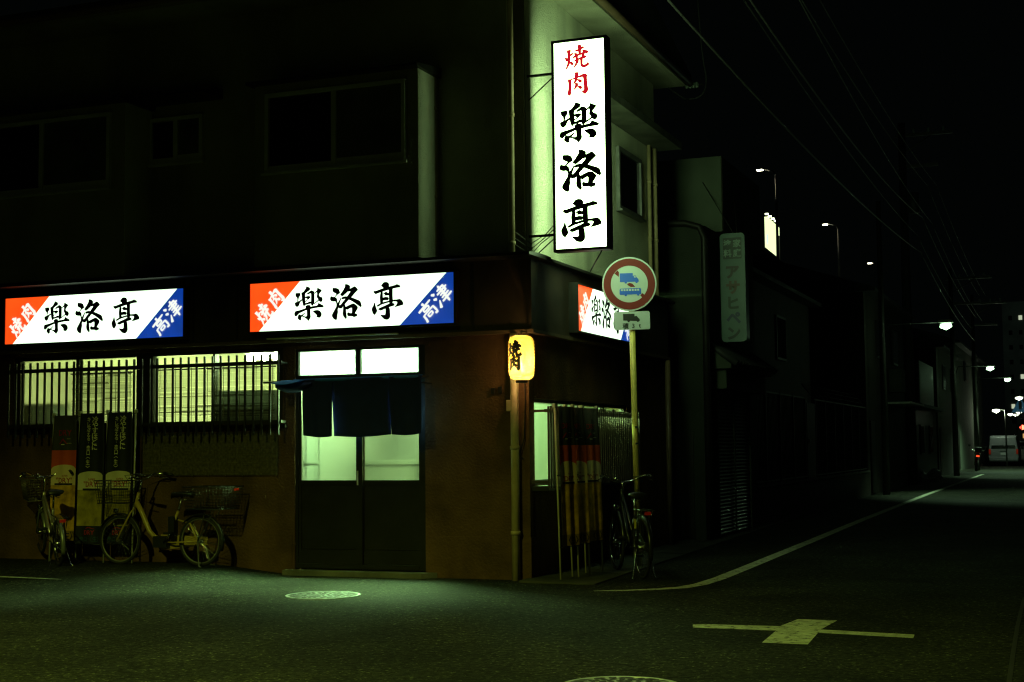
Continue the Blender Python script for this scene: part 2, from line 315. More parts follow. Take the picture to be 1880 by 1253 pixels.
# ------------------------------------------------------------------ brush lettering, outlines in 0..1253 boxes
G = {
 'raku': [[(135,285),(290,285),(295,350),(240,420),(215,545),(200,545),(205,430),(150,380)],
  [(115,575),(200,545),(240,540),(360,470),(370,500),(290,550),(250,650),(205,690),(165,685),(125,640)],
  [(340,285),(405,265),(500,150),(505,95),(625,145),(625,210),(540,250),(455,310),(460,450),(470,620),(430,690),(410,665),(385,600),(365,470),(355,380)],
  [(515,320),(670,225),(740,250),(775,290),(775,600),(745,645),(705,685),(680,660),(670,610),(675,330),(650,300),(560,335)],
  [(455,410),(580,392),(630,405),(640,440),(560,480),(500,440),(455,430)],[(478,555),(478,540),(590,465),(605,470)],
  [(450,610),(560,590),(610,560),(680,570),(690,610),(560,625),(450,655)],
  [(880,155),(1040,240),(930,350),(935,400),(960,430),(1030,450),(1055,510),(1030,570),(990,580),(930,545),(905,480),(865,430),(880,350),(870,280),(785,325),(780,315),(865,245),(880,220)],
  [(915,515),(932,540),(775,637),(768,625)],
  [(130,830),(300,805),(500,750),(690,710),(890,690),(920,610),(960,640),(1095,705),(1075,745),(900,740),(700,765),(500,800),(330,860),(240,900),(180,970),(120,965),(105,900)],
  [(485,690),(560,660),(630,670),(645,710),(640,900),(655,1030),(580,1135),(540,1080),(450,1015),(360,985),(365,970),(480,1005),(530,995),(540,950),(530,800),(500,750)],
  [(260,920),(310,955),(360,950),(470,870),(475,882),(380,970),(340,1000),(330,1090),(295,1110),(215,1040),(230,990)],
  [(720,840),(880,825),(960,850),(1020,920),(1020,990),(960,1050),(900,1035),(850,1020),(875,1000),(865,960)]],
 'raku2': [[(185,190),(320,205),(390,245),(432,350),(340,390),(262,460),(250,455),(318,375),(290,345),(215,315),(185,270)],
  [(125,430),(175,460),(250,465),(325,515),(330,600),(350,680),(325,690),(290,585),(200,585),(130,565),(100,515)],
  [(320,690),(345,665),(400,590),(460,490),(468,505),(425,610),(395,700),(375,760),(345,840),(355,910),(335,990),(320,1120),(295,1140),(215,1095),(165,1020),(175,970),(240,870),(320,745)],
  [(595,105),(660,105),(745,145),(765,190),(740,260),(650,345),(510,450),(435,400),(540,280),(610,160)],
  [(730,250),(800,235),(910,180),(965,215),(1028,285),(930,360),(800,490),(700,570),(580,690),(490,800),(410,800),(370,760),(400,715),(450,715),(540,620),(680,460),(795,305),(700,325)],
  [(490,510),(520,475),(620,465),(700,480),(800,500),(1100,620),(1145,765),(1125,795),(1080,770),(900,640),(760,565),(620,520),(500,535)],
  [(545,690),(585,690),(610,770),(625,860),(635,1000),(650,1090),(625,1125),(550,1040),(530,960),(545,830)],
  [(610,780),(740,730),(860,685),(930,710),(1010,780),(1015,830),(930,950),(920,1000),(820,1000),(840,900),(835,800),(770,800),(690,850),(620,830)],
  [(680,965),(710,940),(740,965),(920,985),(995,1000),(1000,1050),(890,1080),(860,1050),(700,1040),(685,1010)]],
 'tei': [[(440,210),(510,120),(570,105),(640,115),(695,165),(690,290),(520,290),(510,250)],
  [(185,375),(215,350),(250,360),(500,290),(700,250),(900,215),(950,190),(1050,230),(1055,275),(960,275),(820,300),(700,325),(500,365),(350,410),(260,440)],
  [(440,380),(490,370),(490,560),(500,720),(420,730),(405,560),(420,450)],
  [(695,260),(810,290),(805,500),(815,690),(790,740),(720,740),(705,660),(700,450)],
  [(505,440),(600,390),(660,430),(720,435),(720,490),(600,490),(545,497),(575,465),(540,440)],
  [(490,560),(600,545),(670,560),(685,600),(660,635),(600,625),(490,640)],
  [(285,790),(420,720),(600,680),(820,640),(960,640),(1040,625),(1100,660),(1155,740),(1150,790),(1000,820),(880,850),(960,770),(975,710),(940,680),(820,670),(620,710),(450,750),(335,810)],
  [(220,690),(235,700),(260,810),(305,920),(300,960),(235,1050),(180,1000),(145,900),(150,850),(200,780)],
  [(345,885),(400,860),(600,790),(720,740),(790,725),(850,745),(878,785),(860,800),(700,835),(560,880),(420,930)],
  [(590,840),(690,850),(720,900),(735,1130),(670,1195),(620,1200),(540,1180),(450,1090),(415,1050),(500,1070),(580,1070),(595,1000),(595,920)]],
 'yaki': [[(245,290),(430,290),(425,340),(400,450),(400,800),(380,920),(330,1020),(240,1150),(180,1215),(240,1060),(290,930),(305,700),(300,450),(280,340)],
  [(160,610),(290,680),(330,720),(300,760),(230,790),(200,720)],[(395,550),(450,510),(490,430),(555,490),(480,545),(400,590)],
  [(550,490),(640,478),(730,510),(755,570),(745,760),(800,860),(720,1000),(600,1130),(510,1215),(610,1060),(680,890),(690,740),(640,560),(600,505)],
  [(515,640),(620,600),(650,640),(620,670),(570,690)],[(595,800),(690,770),(700,840),(640,850)],
  [(395,860),(480,870),(545,930),(540,990),(490,1025),(450,970)],
  [(755,125),(830,120),(920,160),(900,300),(890,560),(800,600),(800,350),(790,200)],
  [(645,345),(700,330),(800,330),(940,240),(1000,215),(1045,250),(1030,290),(920,320),(780,385),(680,390)],
  [(750,560),(880,530),(1000,490),(975,380),(1090,390),(1220,460),(1240,510),(1220,535),(1050,555),(900,580),(760,620)],
  [(980,540),(1060,550),(1040,650),(990,780),(880,800),(950,680)],
  [(750,765),(900,710),(1000,680),(1090,655),(1155,700),(1130,740),(980,770),(820,800),(760,790)],
  [(880,790),(985,790),(965,1040),(1010,1085),(1130,1080),(1190,1030),(1220,960),(1275,1075),(1240,1120),(1100,1185),(1000,1175),(930,1140),(890,1040)]],
 'niku': [[(290,385),(445,400),(450,500),(440,1000),(420,1110),(365,1155),(310,1100),(300,1010),(340,880),(350,600),(330,480)],
  [(440,400),(640,350),(780,320),(960,250),(1040,225),(1120,250),(1180,300),(1160,420),(1180,750),(1220,960),(1190,1060),(1090,1170),(1010,1100),(920,1005),(1040,1000),(1060,950),(1040,500),(1010,350),(930,340),(760,350),(440,435)],
  [(610,105),(775,105),(775,300),(740,400),(690,530),(600,610),(520,680),(590,570),(630,450),(645,330),(650,180)],
  [(710,430),(830,460),(910,490),(950,550),(900,615),(830,560)],[(650,610),(720,620),(780,660),(740,760),(660,850),(530,970),(600,850),(650,750)],
  [(740,750),(870,765),(945,820),(940,880),(900,915),(820,870)]]}
def stroke(pts, w_):
    w0, w1 = w_ if isinstance(w_, tuple) else (w_, w_)
    L_, R_ = [], []; k = len(pts)
    for i, (x, y) in enumerate(pts):
        a = pts[max(i - 1, 0)]; b = pts[min(i + 1, k - 1)]; dx, dy = b[0] - a[0], b[1] - a[1]; l = math.hypot(dx, dy)
        h = (w0 + (w1 - w0) * i / (k - 1)) / 2; L_.append((x - dy / l * h, y + dx / l * h)); R_.append((x + dy / l * h, y - dx / l * h))
    return L_ + R_[::-1]
def sk(rows): return [stroke([(x * 1.25, y * 1.25) for x, y in p], tuple(q * 1.25 for q in w_) if isinstance(w_, tuple) else w_ * 1.25) for p, w_ in rows]
G['taka'] = sk([([(480, 40), (520, 190)], (130, 90)), ([(90, 270), (500, 235), (930, 200)], (110, 80)), ([(330, 330), (345, 480)], 80), ([(670, 310), (650, 470)], 80),
  ([(330, 335), (670, 315)], 70), ([(345, 465), (650, 455)], 70), ([(180, 560), (175, 800), (130, 960)], (90, 110)), ([(170, 575), (850, 540)], 75),
  ([(840, 530), (860, 800), (840, 930), (720, 900)], (90, 110)), ([(370, 670), (380, 840)], 75), ([(640, 660), (630, 830)], 75), ([(370, 685), (640, 675)], 65), ([(380, 825), (630, 815)], 65)])
G['tsu'] = sk([([(110, 110), (240, 230)], (80, 140)), ([(60, 370), (200, 460)], (80, 130)), ([(100, 930), (180, 780), (270, 600)], (150, 40)), ([(430, 200), (840, 170)], 80),
  ([(330, 340), (960, 300)], 85), ([(430, 470), (830, 440)], 80), ([(420, 610), (880, 580)], 80), ([(350, 760), (960, 720)], 90), ([(820, 160), (820, 470)], 90), ([(620, 40), (640, 500), (620, 980)], (110, 95))])
def thicken(poly, d):
    n = len(poly); ar = sum(poly[i][0] * poly[(i + 1) % n][1] - poly[(i + 1) % n][0] * poly[i][1] for i in range(n)); sg = 1 if ar > 0 else -1; out = []
    for i in range(n):
        a, b, c = poly[i - 1], poly[i], poly[(i + 1) % n]
        n1 = Vector((b[1] - a[1], a[0] - b[0])); n2 = Vector((c[1] - b[1], b[0] - c[0]))
        nn = (n1.normalized() if n1.length else n1) + (n2.normalized() if n2.length else n2)
        if nn.length > 1e-6: nn.normalize()
        out.append((b[0] + nn.x * d * sg, b[1] + nn.y * d * sg))
    return out
def chaikin(p, q=0.16):
    o = []
    for i in range(len(p)):
        a, b = p[i], p[(i + 1) % len(p)]
        o.append((a[0] + (b[0] - a[0]) * q, a[1] + (b[1] - a[1]) * q)); o.append((b[0] + (a[0] - b[0]) * q, b[1] + (a[1] - b[1]) * q))
    return o
def glyph(mb, key, fn, size, box=(1253, 1253), bold=0.0, mi=0, sx=1.0):
    """fn(u, v, lift): u right, v up, lift keeps overlapping strokes off one plane"""
    for k, p in enumerate(G[key]):
        if bold: p = thicken(p, bold)
        p = chaikin(p)
        q = [((x - box[0] / 2) / box[1] * size * sx, -(y - box[1] / 2) / box[1] * size) for x, y in p]
        tr = tessellate_polygon([[Vector((a, b, 0)) for a, b in q]])
        mb.add([fn(a, b, 0.0004 * k) for a, b in q], [tuple(t) for t in tr], mi)
YB = (1504, 1253)

# ================================================================== GROUND
g = MB(); n = 1
g.add([(-300, -60, 0), (300, -60, 0), (300, 600, 0), (-300, 600, 0)], [(0, 1, 2, 3)])
tag(g.build('road', asphalt), kind='structure')
def sheet(pts, z): return MB().add([(x, y, z) for x, y in pts], [tuple(range(len(pts)))])
def ribbon(mid, wid, z):
    m = MB(); L_, R_ = [], []
    for i, p in enumerate(mid):
        a = Vector(mid[max(i - 1, 0)]); b = Vector(mid[min(i + 1, len(mid) - 1)]); d = (b - a).normalized(); nrm = Vector((-d.y, d.x)); w_ = wid[i] if isinstance(wid, list) else wid
        L_.append(Vector(p) + nrm * w_ / 2); R_.append(Vector(p) - nrm * w_ / 2)
    vs = [(p.x, p.y, z) for p in L_] + [(p.x, p.y, z) for p in R_]; k = len(mid)
    return m.add(vs, [(i, i + k, i + 1 + k, i + 1) for i in range(k - 1)])
edge_px = [(1090, 1086), (1150, 1085), (1200, 1083), (1250, 1080), (1285, 1074), (1320, 1063), (1365, 1045), (1470, 1002), (1583, 955), (1700, 909), (1805, 871)]
tag(ribbon([GP(*p) for p in edge_px], [0.05, 0.1, 0.13] + [0.15] * 8, 0.004).build('edge_line', paint_white), kind='structure')
cross = [(1272, 1148), (1290, 1147), (1432, 1151), (1465, 1138), (1537, 1140.5), (1507, 1157), (1679, 1166.5), (1677, 1173), (1502, 1163), (1483, 1184.5), (1399, 1181), (1425, 1159), (1272, 1153.5)]
c_pts = [GP(*p) for p in cross]
tag(MB().flat(c_pts, lambda u, v: (u, v, 0.004)).build('cross_marking', paint_white), kind='structure')
tag(ribbon([GP(-20, 1067), GP(50, 1070), GP(112, 1073)], [0.12, 0.08, 0.03], 0.052).build('worn_line', paint_white), kind='structure')
# raised gutter strip along the front, concrete strip with slabs along the side street
ap = MB(); nx_, ny_ = 60, 16; vs = []
def sm(t): t = max(0, min(1, t)); return t * t * (3 - 2 * t)
for j in range(ny_ + 1):
    for i in range(nx_ + 1):
        x = -12 + (12 - 2.9) * i / nx_; y = -2.8 + (2.8 - .013) * j / ny_
        vs.append((x, y, -.012 + .112 * sm((y + 2.8) / 2.3) * sm((-2.6 - x) / 1.6)))
ap.add(vs, [(j * (nx_ + 1) + i, j * (nx_ + 1) + i + 1, (j + 1) * (nx_ + 1) + i + 1, (j + 1) * (nx_ + 1) + i) for j in range(ny_) for i in range(nx_)], 0, True)
tag(ap.build('pavement', asphalt), kind='structure')
sl = MB(); yy = -0.3; k = 0
def kx(y): return 0.80 - 0.035 * y if y < 28 else -0.18
while yy < 40:
    y2 = yy + 0.6; e0, e1 = kx(yy), kx(y2 - 0.012); j = random.uniform(0, 0.006)
    sl.add([(-0.02, yy, 0), (e0, yy, 0), (e1, y2 - 0.012, 0), (-0.02, y2 - 0.012, 0), (-0.02, yy, 0.024 + j), (e0, yy, 0.010 + j), (e1, y2 - 0.012, 0.010 + j), (-0.02, y2 - 0.012, 0.024 + j)],
           [(4, 5, 6, 7), (0, 1, 5, 4), (1, 2, 6, 5), (2, 3, 7, 6), (3, 0, 4, 7)]); yy = y2
tag(sl.build('side_pavement', mat('worn_slab', (.06, .06, .052), .9, var=.35, vs=2, bump=.5, bs=60, spec=.2)), kind='structure')
cr = MB(); pts = [GP(1880, 1100), GP(1868, 1150), GP(1860, 1200), GP(1852, 1260)]
tag(ribbon(pts, 0.03, 0.003).build('road_crack', iron_dark), kind='structure')

# manhole covers
def manhole(c, r, label):
    t = thing('manhole_cover', label, 'manhole cover', (c[0], c[1], 0), 'manhole covers in the asphalt')
    m = MB(); m.lathe((c[0], c[1], 0), [(r, 0.0), (r, 0.008), (r * 0.93, 0.008), (r * 0.925, 0.004), (0, 0.004)], 48, 0, False)
    d = m.build('cover_plate', iron_cast, t)
    p = MB(); rnd = random.Random(int(c[0] * 100))
    for R_, num in ((0.84, 34), (0.68, 28), (0.5, 20), (0.33, 13), (0.16, 6)):
        for i in range(num):
            a = 2 * PI * i / num + rnd.uniform(-.05, .05); cx_, cy_ = c[0] + r * R_ * math.cos(a), c[1] + r * R_ * math.sin(a)
            l = r * rnd.uniform(0.06, 0.12); ww = r * rnd.uniform(0.025, 0.06); b_ = a + rnd.uniform(-0.9, 0.9)
            q = [(l, ww), (l * .2, ww * 1.6), (-l, ww), (-l * 1.1, -ww * .6), (0, -ww * 1.4), (l * 1.1, -ww * .7)]
            p.flat([(cx_ + x * math.cos(b_) - y * math.sin(b_), cy_ + x * math.sin(b_) + y * math.cos(b_)) for x, y in q], lambda u, v: (u, v, 0.0075))
    p.build('cast_pattern', iron_dark, t)
manhole(GP(593, 1094), 0.36, 'round cast iron manhole cover in front of the sliding door')
manhole(GP(1140, 1262), 0.36, 'round manhole cover cut by the bottom edge of the picture')

# ================================================================== RESTAURANT BUILDING
RB = thing('restaurant_building', 'two storey corner restaurant with russet lower walls and pale upper storey', 'building', (0, 0, 0))
WX0, WX1, WZ0, WZ1 = -6.86, -3.02, 1.70, 2.575
DX0, DX1, DZ1 = -2.86, -1.225, 2.545
lw = MB()
for x0, x1, z0, z1 in ((-9.0, WX0, 0, 2.72), (WX0, WX1, 0, WZ0), (WX0, WX1, WZ1, 2.72), (WX1, DX0, 0, 2.72), (DX0, DX1, DZ1, 2.72), (DX1, 0, 0, 2.72)): lw.box(x0, x1, 0, 0.15, z0, z1)
SY0, SY1, SZ0, SZ1 = 0.10, 3.55, 1.0, 1.93
for y0, y1, z0, z1 in ((0.151, SY0, 0, 2.72), (SY0, SY1, 0, SZ0), (SY0, SY1, SZ1, 2.72), (SY1, 5.42, 0, 2.72)):
    if y1 > y0: lw.box(-0.15, 0, y0, y1, z0, z1)
lw.build('lower_wall', stucco_red, RB)
MB().box(-9, 0.001, 5.421, 5.5, 0, 3.46).build('rear_wall', stucco_dim, RB); MB().box(-12, -9.001, 0.0, 5.5, 0, 6.59).build('left_extension', stucco_front, RB)
pl = MB(); pl.box(-9, DX0 - 0.03, -0.012, -0.001, 0.0, 0.45); pl.box(DX1 + 0.03, 0.012, -0.012, -0.001, 0, 0.45); pl.box(0.001, 0.012, -0.001, 5.42, 0, 0.45)
pl.build('plinth', stucco_red, RB)
# upper storey
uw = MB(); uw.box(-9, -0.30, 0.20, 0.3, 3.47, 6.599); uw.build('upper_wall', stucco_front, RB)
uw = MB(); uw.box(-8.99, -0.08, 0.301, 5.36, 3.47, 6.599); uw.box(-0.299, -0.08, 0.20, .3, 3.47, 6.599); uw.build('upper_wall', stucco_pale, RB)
cap = MB(); cap.box(-0.235, -0.084, 0.165, 0.199, 3.47, 6.598); cap.build('corner_pilaster', stucco_dim, RB)
f = MB(); f.box(-9, 0.06, -0.06, -0.002, 2.66, 3.42); f.box(0.002, 0.06, -0.002, 5.4, 2.66, 3.42); f.build('fascia', fascia_m, RB)
for a in (-8.3, -7.2, -4.2, -3.6, -0.62): MB().box(a, a + 0.02, -0.068, -0.061, 2.67, 3.41).build('fascia_joint', dark_metal, RB)
le = MB(); le.prism([(-0.37, 3.421), (-0.37, 3.45), (-0.1, 3.468), (0.3, 3.468), (0.3, 3.421)], 0, -9, 0.16); le.build('ledge', dark_metal, RB)
le = MB(); le.prism([(0.16, 3.4215), (0.16, 3.451), (-0.1, 3.54), (-0.1, 3.4215)], 1, 0.2, 5.45); le.build('ledge', dark_metal, RB)
lp = MB(); lp.box(-9, 0.09, -0.09, -0.003, 2.62, 2.657); lp.box(0.003, 0.09, -0.003, 5.4, 2.62, 2.657); lp.build('drip_rail', brown_pipe, RB)
MB().box(-3.15, -1.5, -0.14, -0.091, 2.66, 2.675).build('lamp_trough', alu, RB)
# roof with eaves
rf = MB(); rf.box(-12.2, 0.34, -0.45, 5.62, 6.60, 6.68); rf.build('eaves_soffit', stucco_front, RB)
rf = MB(); rf.prism([(-0.53, 6.681), (-0.53, 6.76), (2.6, 7.6), (5.7, 6.76), (5.7, 6.681)], 0, -12.3, 0.40); rf.build('roof', tile_m, RB)
gt = MB(); gt.tube([(0.39, -0.5, 6.66), (0.39, 5.66, 6.64)], 0.05, 10); gt.tube([(-12.2, -0.53, 6.66), (0.39, -0.53, 6.66)], 0.045, 10); gt.build('gutter', brown_pipe, RB)
# projecting bays and their windows
def sash_window(x0, x1, y, z0, z1, name='window', frame=alu, glass=dark_glass, th=0.05, split=0.5, parent=RB, n=2):
    m = MB(); b = 0.045
    m.box(x0, x1, y - th, y, z1 - b, z1); m.box(x0, x1, y - th, y, z0, z0 + b); m.box(x0, x0 + b, y - th, y, z0 + b, z1 - b); m.box(x1 - b, x1, y - th, y, z0 + b, z1 - b)
    xm = x0 + (x1 - x0) * split; m.box(xm - 0.03, xm + 0.03, y - th + 0.004, y - 0.002, z0 + b, z1 - b)
    m.box(x0 + b, xm - 0.03, y - th + 0.012, y - 0.004, z0 + b, z0 + b + 0.035); m.box(xm + 0.03, x1 - b, y - th + 0.018, y - 0.004, z0 + b, z0 + b + 0.06)
    m.box(x0 - 0.03, x1 + 0.03, y - th - 0.03, y - th, z0 - 0.025, z0 + 0.006)
    wdw = m.build(name, frame, parent)
    for a, c_, d, glass in ((x0 + b, xm - 0.03, 0.012, dark_glass), (xm + 0.03, x1 - b, 0.022, curtain_glass)):
        MB().add([(a, y - d, z0 + b), (c_, y - d, z0 + b), (c_, y - d, z1 - b), (a, y - d, z1 - b)], [(0, 1, 2, 3)]).build('pane', glass, wdw)
    return wdw
YBAY = -0.33
bx1 = FP(767, 300, YBAY)[0]; bx0 = FP(468, 300, YBAY)[0]; bt = FP(766, 125, YBAY)[1]
def bay(x0, x1, zt):
    m = MB(); m.box(x0, x1, YBAY, 0.199, 3.47, zt); b = m.build('bay', stucco_front, RB); MB().box(x1 + .001, x1 + .006, YBAY + .002, .197, 3.471, zt - .001).build('bay_cheek', stucco_pale, b)  # cheek takes the paler stucco copy, light on it put into colour
    h = MB(); h.prism([(YBAY - 0.12, zt + 0.001), (YBAY - 0.12, zt + 0.03), (0.198, zt + 0.12), (0.198, zt + 0.001)], 0, x0 - 0.06, x1 + 0.05); h.build('bay_hood', dark_metal, b)
    return b
b2 = bay(bx0, bx1, bt)
b1 = bay(-9.0, FP(229, 300, YBAY)[0], bt)
xa, za = FP(490, 172, YBAY); xb, zb = FP(747, 297, YBAY)
sash_window(xa, xb, YBAY - 0.001, zb, za - 0.02, parent=b2, name='bay_window')
xa1 = FP(-40, 240, YBAY)[0]; xb1 = FP(206, 207, YBAY)[0]
sash_window(xa1, xb1, YBAY - 0.001, FP(206, 346, YBAY)[1], FP(206, 207, YBAY)[1], parent=b1, name='bay_window')
sash_window(FP(277, 250, .2)[0], FP(375, 250, .2)[0], 0.199, FP(375, 297, .2)[1], FP(375, 210, .2)[1])
h = MB(); hz = FP(375, 178, 0.0)[1]; h.prism([(-0.22, hz), (-0.22, hz + 0.03), (0.199, hz + 0.12), (0.199, hz)], 0, FP(262, 250, 0)[0], FP(392, 250, 0)[0]); h.build('window_hood', dark_metal, RB)
# pipes on the front
def pipe(pts, r, m, nm='drainpipe', straps=()):
    p = MB().tube(pts, r, 10)
    for q in straps: p.tube([Vector(q) - Vector((0, 0, 0.02)), Vector(q) + Vector((0, 0, 0.02))], r * 1.2, 10)
    return p.build(nm, m, RB)
px_, _ = FP(796, 300, 0.13); pipe([(px_, 0.135, 3.5), (px_, 0.135, bt)], 0.045, pvc, straps=[(px_, .135, 4.2), (px_, .135, 5.2)])
xa = FP(939, 240, -0.02)[0]; pipe([(xa, -0.03, 3.47), (xa, -0.03, 6.595)], 0.032, pvc, straps=[(xa, -.03, 5.0), (xa, -.03, 3.6)])
xa = FP(946, 880, -0.07)[0]; pipe([(xa, -0.07, 0.0), (xa, -0.07, 2.62)], 0.045, pvc, straps=[(xa, -.07, 0.5), (xa, -.07, 1.4)])
def scable():
    x, z = FP(963, 760, -.03); return [(x, -.03, 2.6), (x + .01, -.03, 1.9), (x - .005, -.03, 1.5), (x - .06, -.035, 1.32), (x - .02, -.035, 1.28)]
pipe(scable(), 0.006, rubber, 'cable')
x, z = FP(936, 745, -.1); m = MB().box(x - .04, x + .035, -0.11, -0.001, z - .06, z + .06); m.build('meter_box', pvc, RB, bevel=0.006)
for a, b_ in ((905, 718), (918, 716)):
    x, z = FP(a, b_, -.02); MB().lathe((x, 0, z), [(0.03, 0), (0.03, 0.001)], 3); q = MB().box(x - .022, x + .022, -0.03, -0.001, z - .035, z + .035); q.build('wall_fitting', bronze, RB, bevel=0.004)

# ground-floor window: frame in two pairs, frosted panes, grille
fm = MB(); b = 0.045; yf0, yf1 = 0.02, 0.11
fm.box(WX0, WX1, yf0, yf1, WZ1 - b, WZ1); fm.box(WX0, WX1, yf0, yf1, WZ0, WZ0 + b)
panes = []
cuts = [FP(p, 720, 0.05)[0] for p in (40, 142, 147, 253, 283, 393, 397, 512)]
fm.box(WX0, cuts[0], yf0, yf1, WZ0 + b, WZ1 - b); fm.box(cuts[7], WX1, yf0, yf1, WZ0 + b, WZ1 - b)
for i in (1, 3, 5): fm.box(cuts[i], cuts[i + 1], yf0, yf1, WZ0 + b, WZ1 - b)
wf = fm.build('front_window', bronze, RB)
def pane(x0, x1, y, z0, z1, parent, m=frosted): return MB().add([(x0, y, z0), (x1, y, z0), (x1, y, z1), (x0, y, z1)], [(0, 1, 2, 3)]).build('pane', m, parent)
for i in (0, 2, 4, 6): pane(cuts[i], cuts[i + 1], 0.06 + 0.008 * (i % 4), WZ0 + b, WZ1 - b, wf)
MB().box(WX0 - 0.05, WX1 + 0.06, -0.05, -0.001, WZ0 - 0.05, WZ0 - 0.005).build('sill', bronze, RB)
YG = -0.17
gz1 = FP(515, 662, YG)[1]; gz0 = FP(515, 777, YG)[1]
gr = MB(); ga, gb = FP(14, 700, YG)[0], FP(516, 700, YG)[0]
gr.box(ga, gb, YG, YG + 0.03, gz1 - 0.045, gz1); gr.box(ga, gb, YG, YG + 0.03, gz0, gz0 + 0.035)
for x in (ga + .02, (ga + gb) / 2, gb - .02): gr.box(x - .012, x + .012, YG + .031, -0.001, gz1 - 0.035, gz1 - 0.01); gr.box(x - .012, x + .012, YG + .031, -0.051, gz0 + .003, gz0 + .03)
GR = gr.build('window_grille', dark_metal, RB)
nb = 36
for i in range(nb):
    x = ga + 0.03 + (gb - ga - 0.06) * i / (nb - 1); MB().box(x - .011, x + .011, YG - 0.022, YG - 0.001, gz0 - 0.13, gz1 + 0.075).build('bar', dark_metal, GR)

# sliding entrance door with transom
dz = 0.07
fr = MB()
tx = [FP(p, 665, 0.06)[0] for p in (551, 655, 664, 771)]
tz0, tz1 = FP(600, 689, 0.06)[1], FP(600, 645, 0.06)[1]
fr.box(DX0, tx[0], 0.02, 0.13, dz, DZ1); fr.box(tx[3], DX1, 0.02, 0.13, dz, DZ1); fr.box(tx[0], tx[3], 0.02, 0.13, tz1, DZ1); fr.box(tx[0], tx[3], 0.015, 0.135, tz0 - 0.07, tz0)
fr.box(tx[1], tx[2], 0.025, 0.12, tz0, tz1); fr.box(tx[0], tx[3], 0.01, 0.14, dz, dz + 0.05)
ED = fr.build('entrance', bronze, RB)
pane(tx[0], tx[1], 0.06, tz0, tz1, ED, transom_glass); pane(tx[2], tx[3], 0.062, tz0, tz1, ED, transom_glass)
pz0, pz1 = FP(600, 882, 0.06)[1], tz0 - 0.07
lx = [FP(p, 840, 0.06)[0] for p in (556, 656, 668, 773)]
for k, (a, c_, yy) in enumerate(((tx[0] + .002, lx[2] - 0.004, 0.03), (lx[1] + 0.004, tx[3] - .002, 0.066))):
    g0, g1 = (lx[0], lx[1]) if k == 0 else (lx[2], lx[3])
    m = MB(); y0, y1 = yy, yy + 0.03
    if k == 0: g1 -= 0.0
    m.box(a, g0, y0, y1, dz + .052, pz1 - .002); m.box(g1, c_, y0, y1, dz + .052, pz1 - .002); m.box(g0, g1, y0, y1, pz0 - 0.05, pz0); m.box(g0, g1, y0, y1, dz + 0.052, dz + 0.2)
    m.box(g0, g1, y0 + .012, y1 - .004, dz + 0.2, pz0 - 0.05); m.box(g0 + .02, g1 - .02, y0 + 0.002, y0 + .011, dz + 0.215, dz + 0.226); m.box(g0, g1, y0 + .004, y1 - .004, pz1 - .02, pz1 - .002)
    dl = m.build('sliding_door', bronze, RB)
    pane(g0, g1, yy + 0.012, pz0, pz1 - .02, dl, door_glass)
    hx = g1 + 0.02 if k == 0 else g0 - 0.02
    MB().box(hx - .009, hx + .009, y0 - .006, y0 - .0005, 1.0, 1.16).build('door_pull', alu, dl)
st = MB(); st.prism([(-2.92, -0.17), (-1.2, -0.17), (-1.08, -0.02), (-2.92, -0.02)], 2, 0.0, dz - 0.012); st.build('door_step', concrete, RB)

# side window with grille
fm = MB(); xs0, xs1 = -0.11, -0.03
fm.box(xs0, xs1, SY0, SY1, SZ1 - .04, SZ1); fm.box(xs0, xs1, SY0, SY1, SZ0, SZ0 + .05); fm.box(xs0, xs1, SY0, SY0 + .05, SZ0 + .05, SZ1 - .04); fm.box(xs0, xs1, SY1 - .05, SY1, SZ0 + .05, SZ1 - .04)
for y in (0.95, 1.8, 2.65): fm.box(xs0, xs1, y - .035, y + .035, SZ0 + .05, SZ1 - .04)
sw = fm.build('side_window', bronze, RB)
e = [SY0 + .05, .915, .985, 1.765, 1.835, 2.615, 2.685, SY1 - .05]
for i in (0, 2, 4, 6): MB().add([(-0.07, e[i], SZ0 + .05), (-0.07, e[i + 1], SZ0 + .05), (-0.07, e[i + 1], SZ1 - .04), (-0.07, e[i], SZ1 - .04)], [(0, 1, 2, 3)]).build('pane', frosted, sw)
MB().box(0.001, 0.2, SY0 - .05, SY1, SZ0 - .06, SZ0 - .01).build('sill', bronze, RB)
MB().box(-.135, -.125, .93, 3.52, 1.06, 1.80).build('inner_light_block', mat('dark_light_block', (.02, .022, .018), .9, var=.2), RB)  # dark sheet added inside to block lamp light behind the panes
XG = 0.17; sg0, sg1 = 0.0, 3.45
gzt = SP(1050, 752, XG)[1]
gr = MB(); gr.box(XG, XG + .03, sg0, sg1, gzt - .05, gzt - .015); gr.box(XG, XG + .03, sg0, sg1, SZ0 + .02, SZ0 + .05)
for y in (0.03, 1.7, 3.4): gr.box(0.001, XG - .001, y - .012, y + .012, gzt - .047, gzt - .02); gr.box(0.001, XG - .001, y - .012, y + .012, SZ0 + .023, SZ0 + .047)
GS = gr.build('window_grille', wood_m, RB)
for i in range(44):
    y = SP(990, 800, XG)[0] + 0.0; y = 0.02 + 0.078 * i
    if y < sg1: MB().box(XG + .031, XG + .05, y - .01, y + .01, SZ0 - .03, gzt + random.uniform(0.0, .03)).build('bar', wood_m, GS)
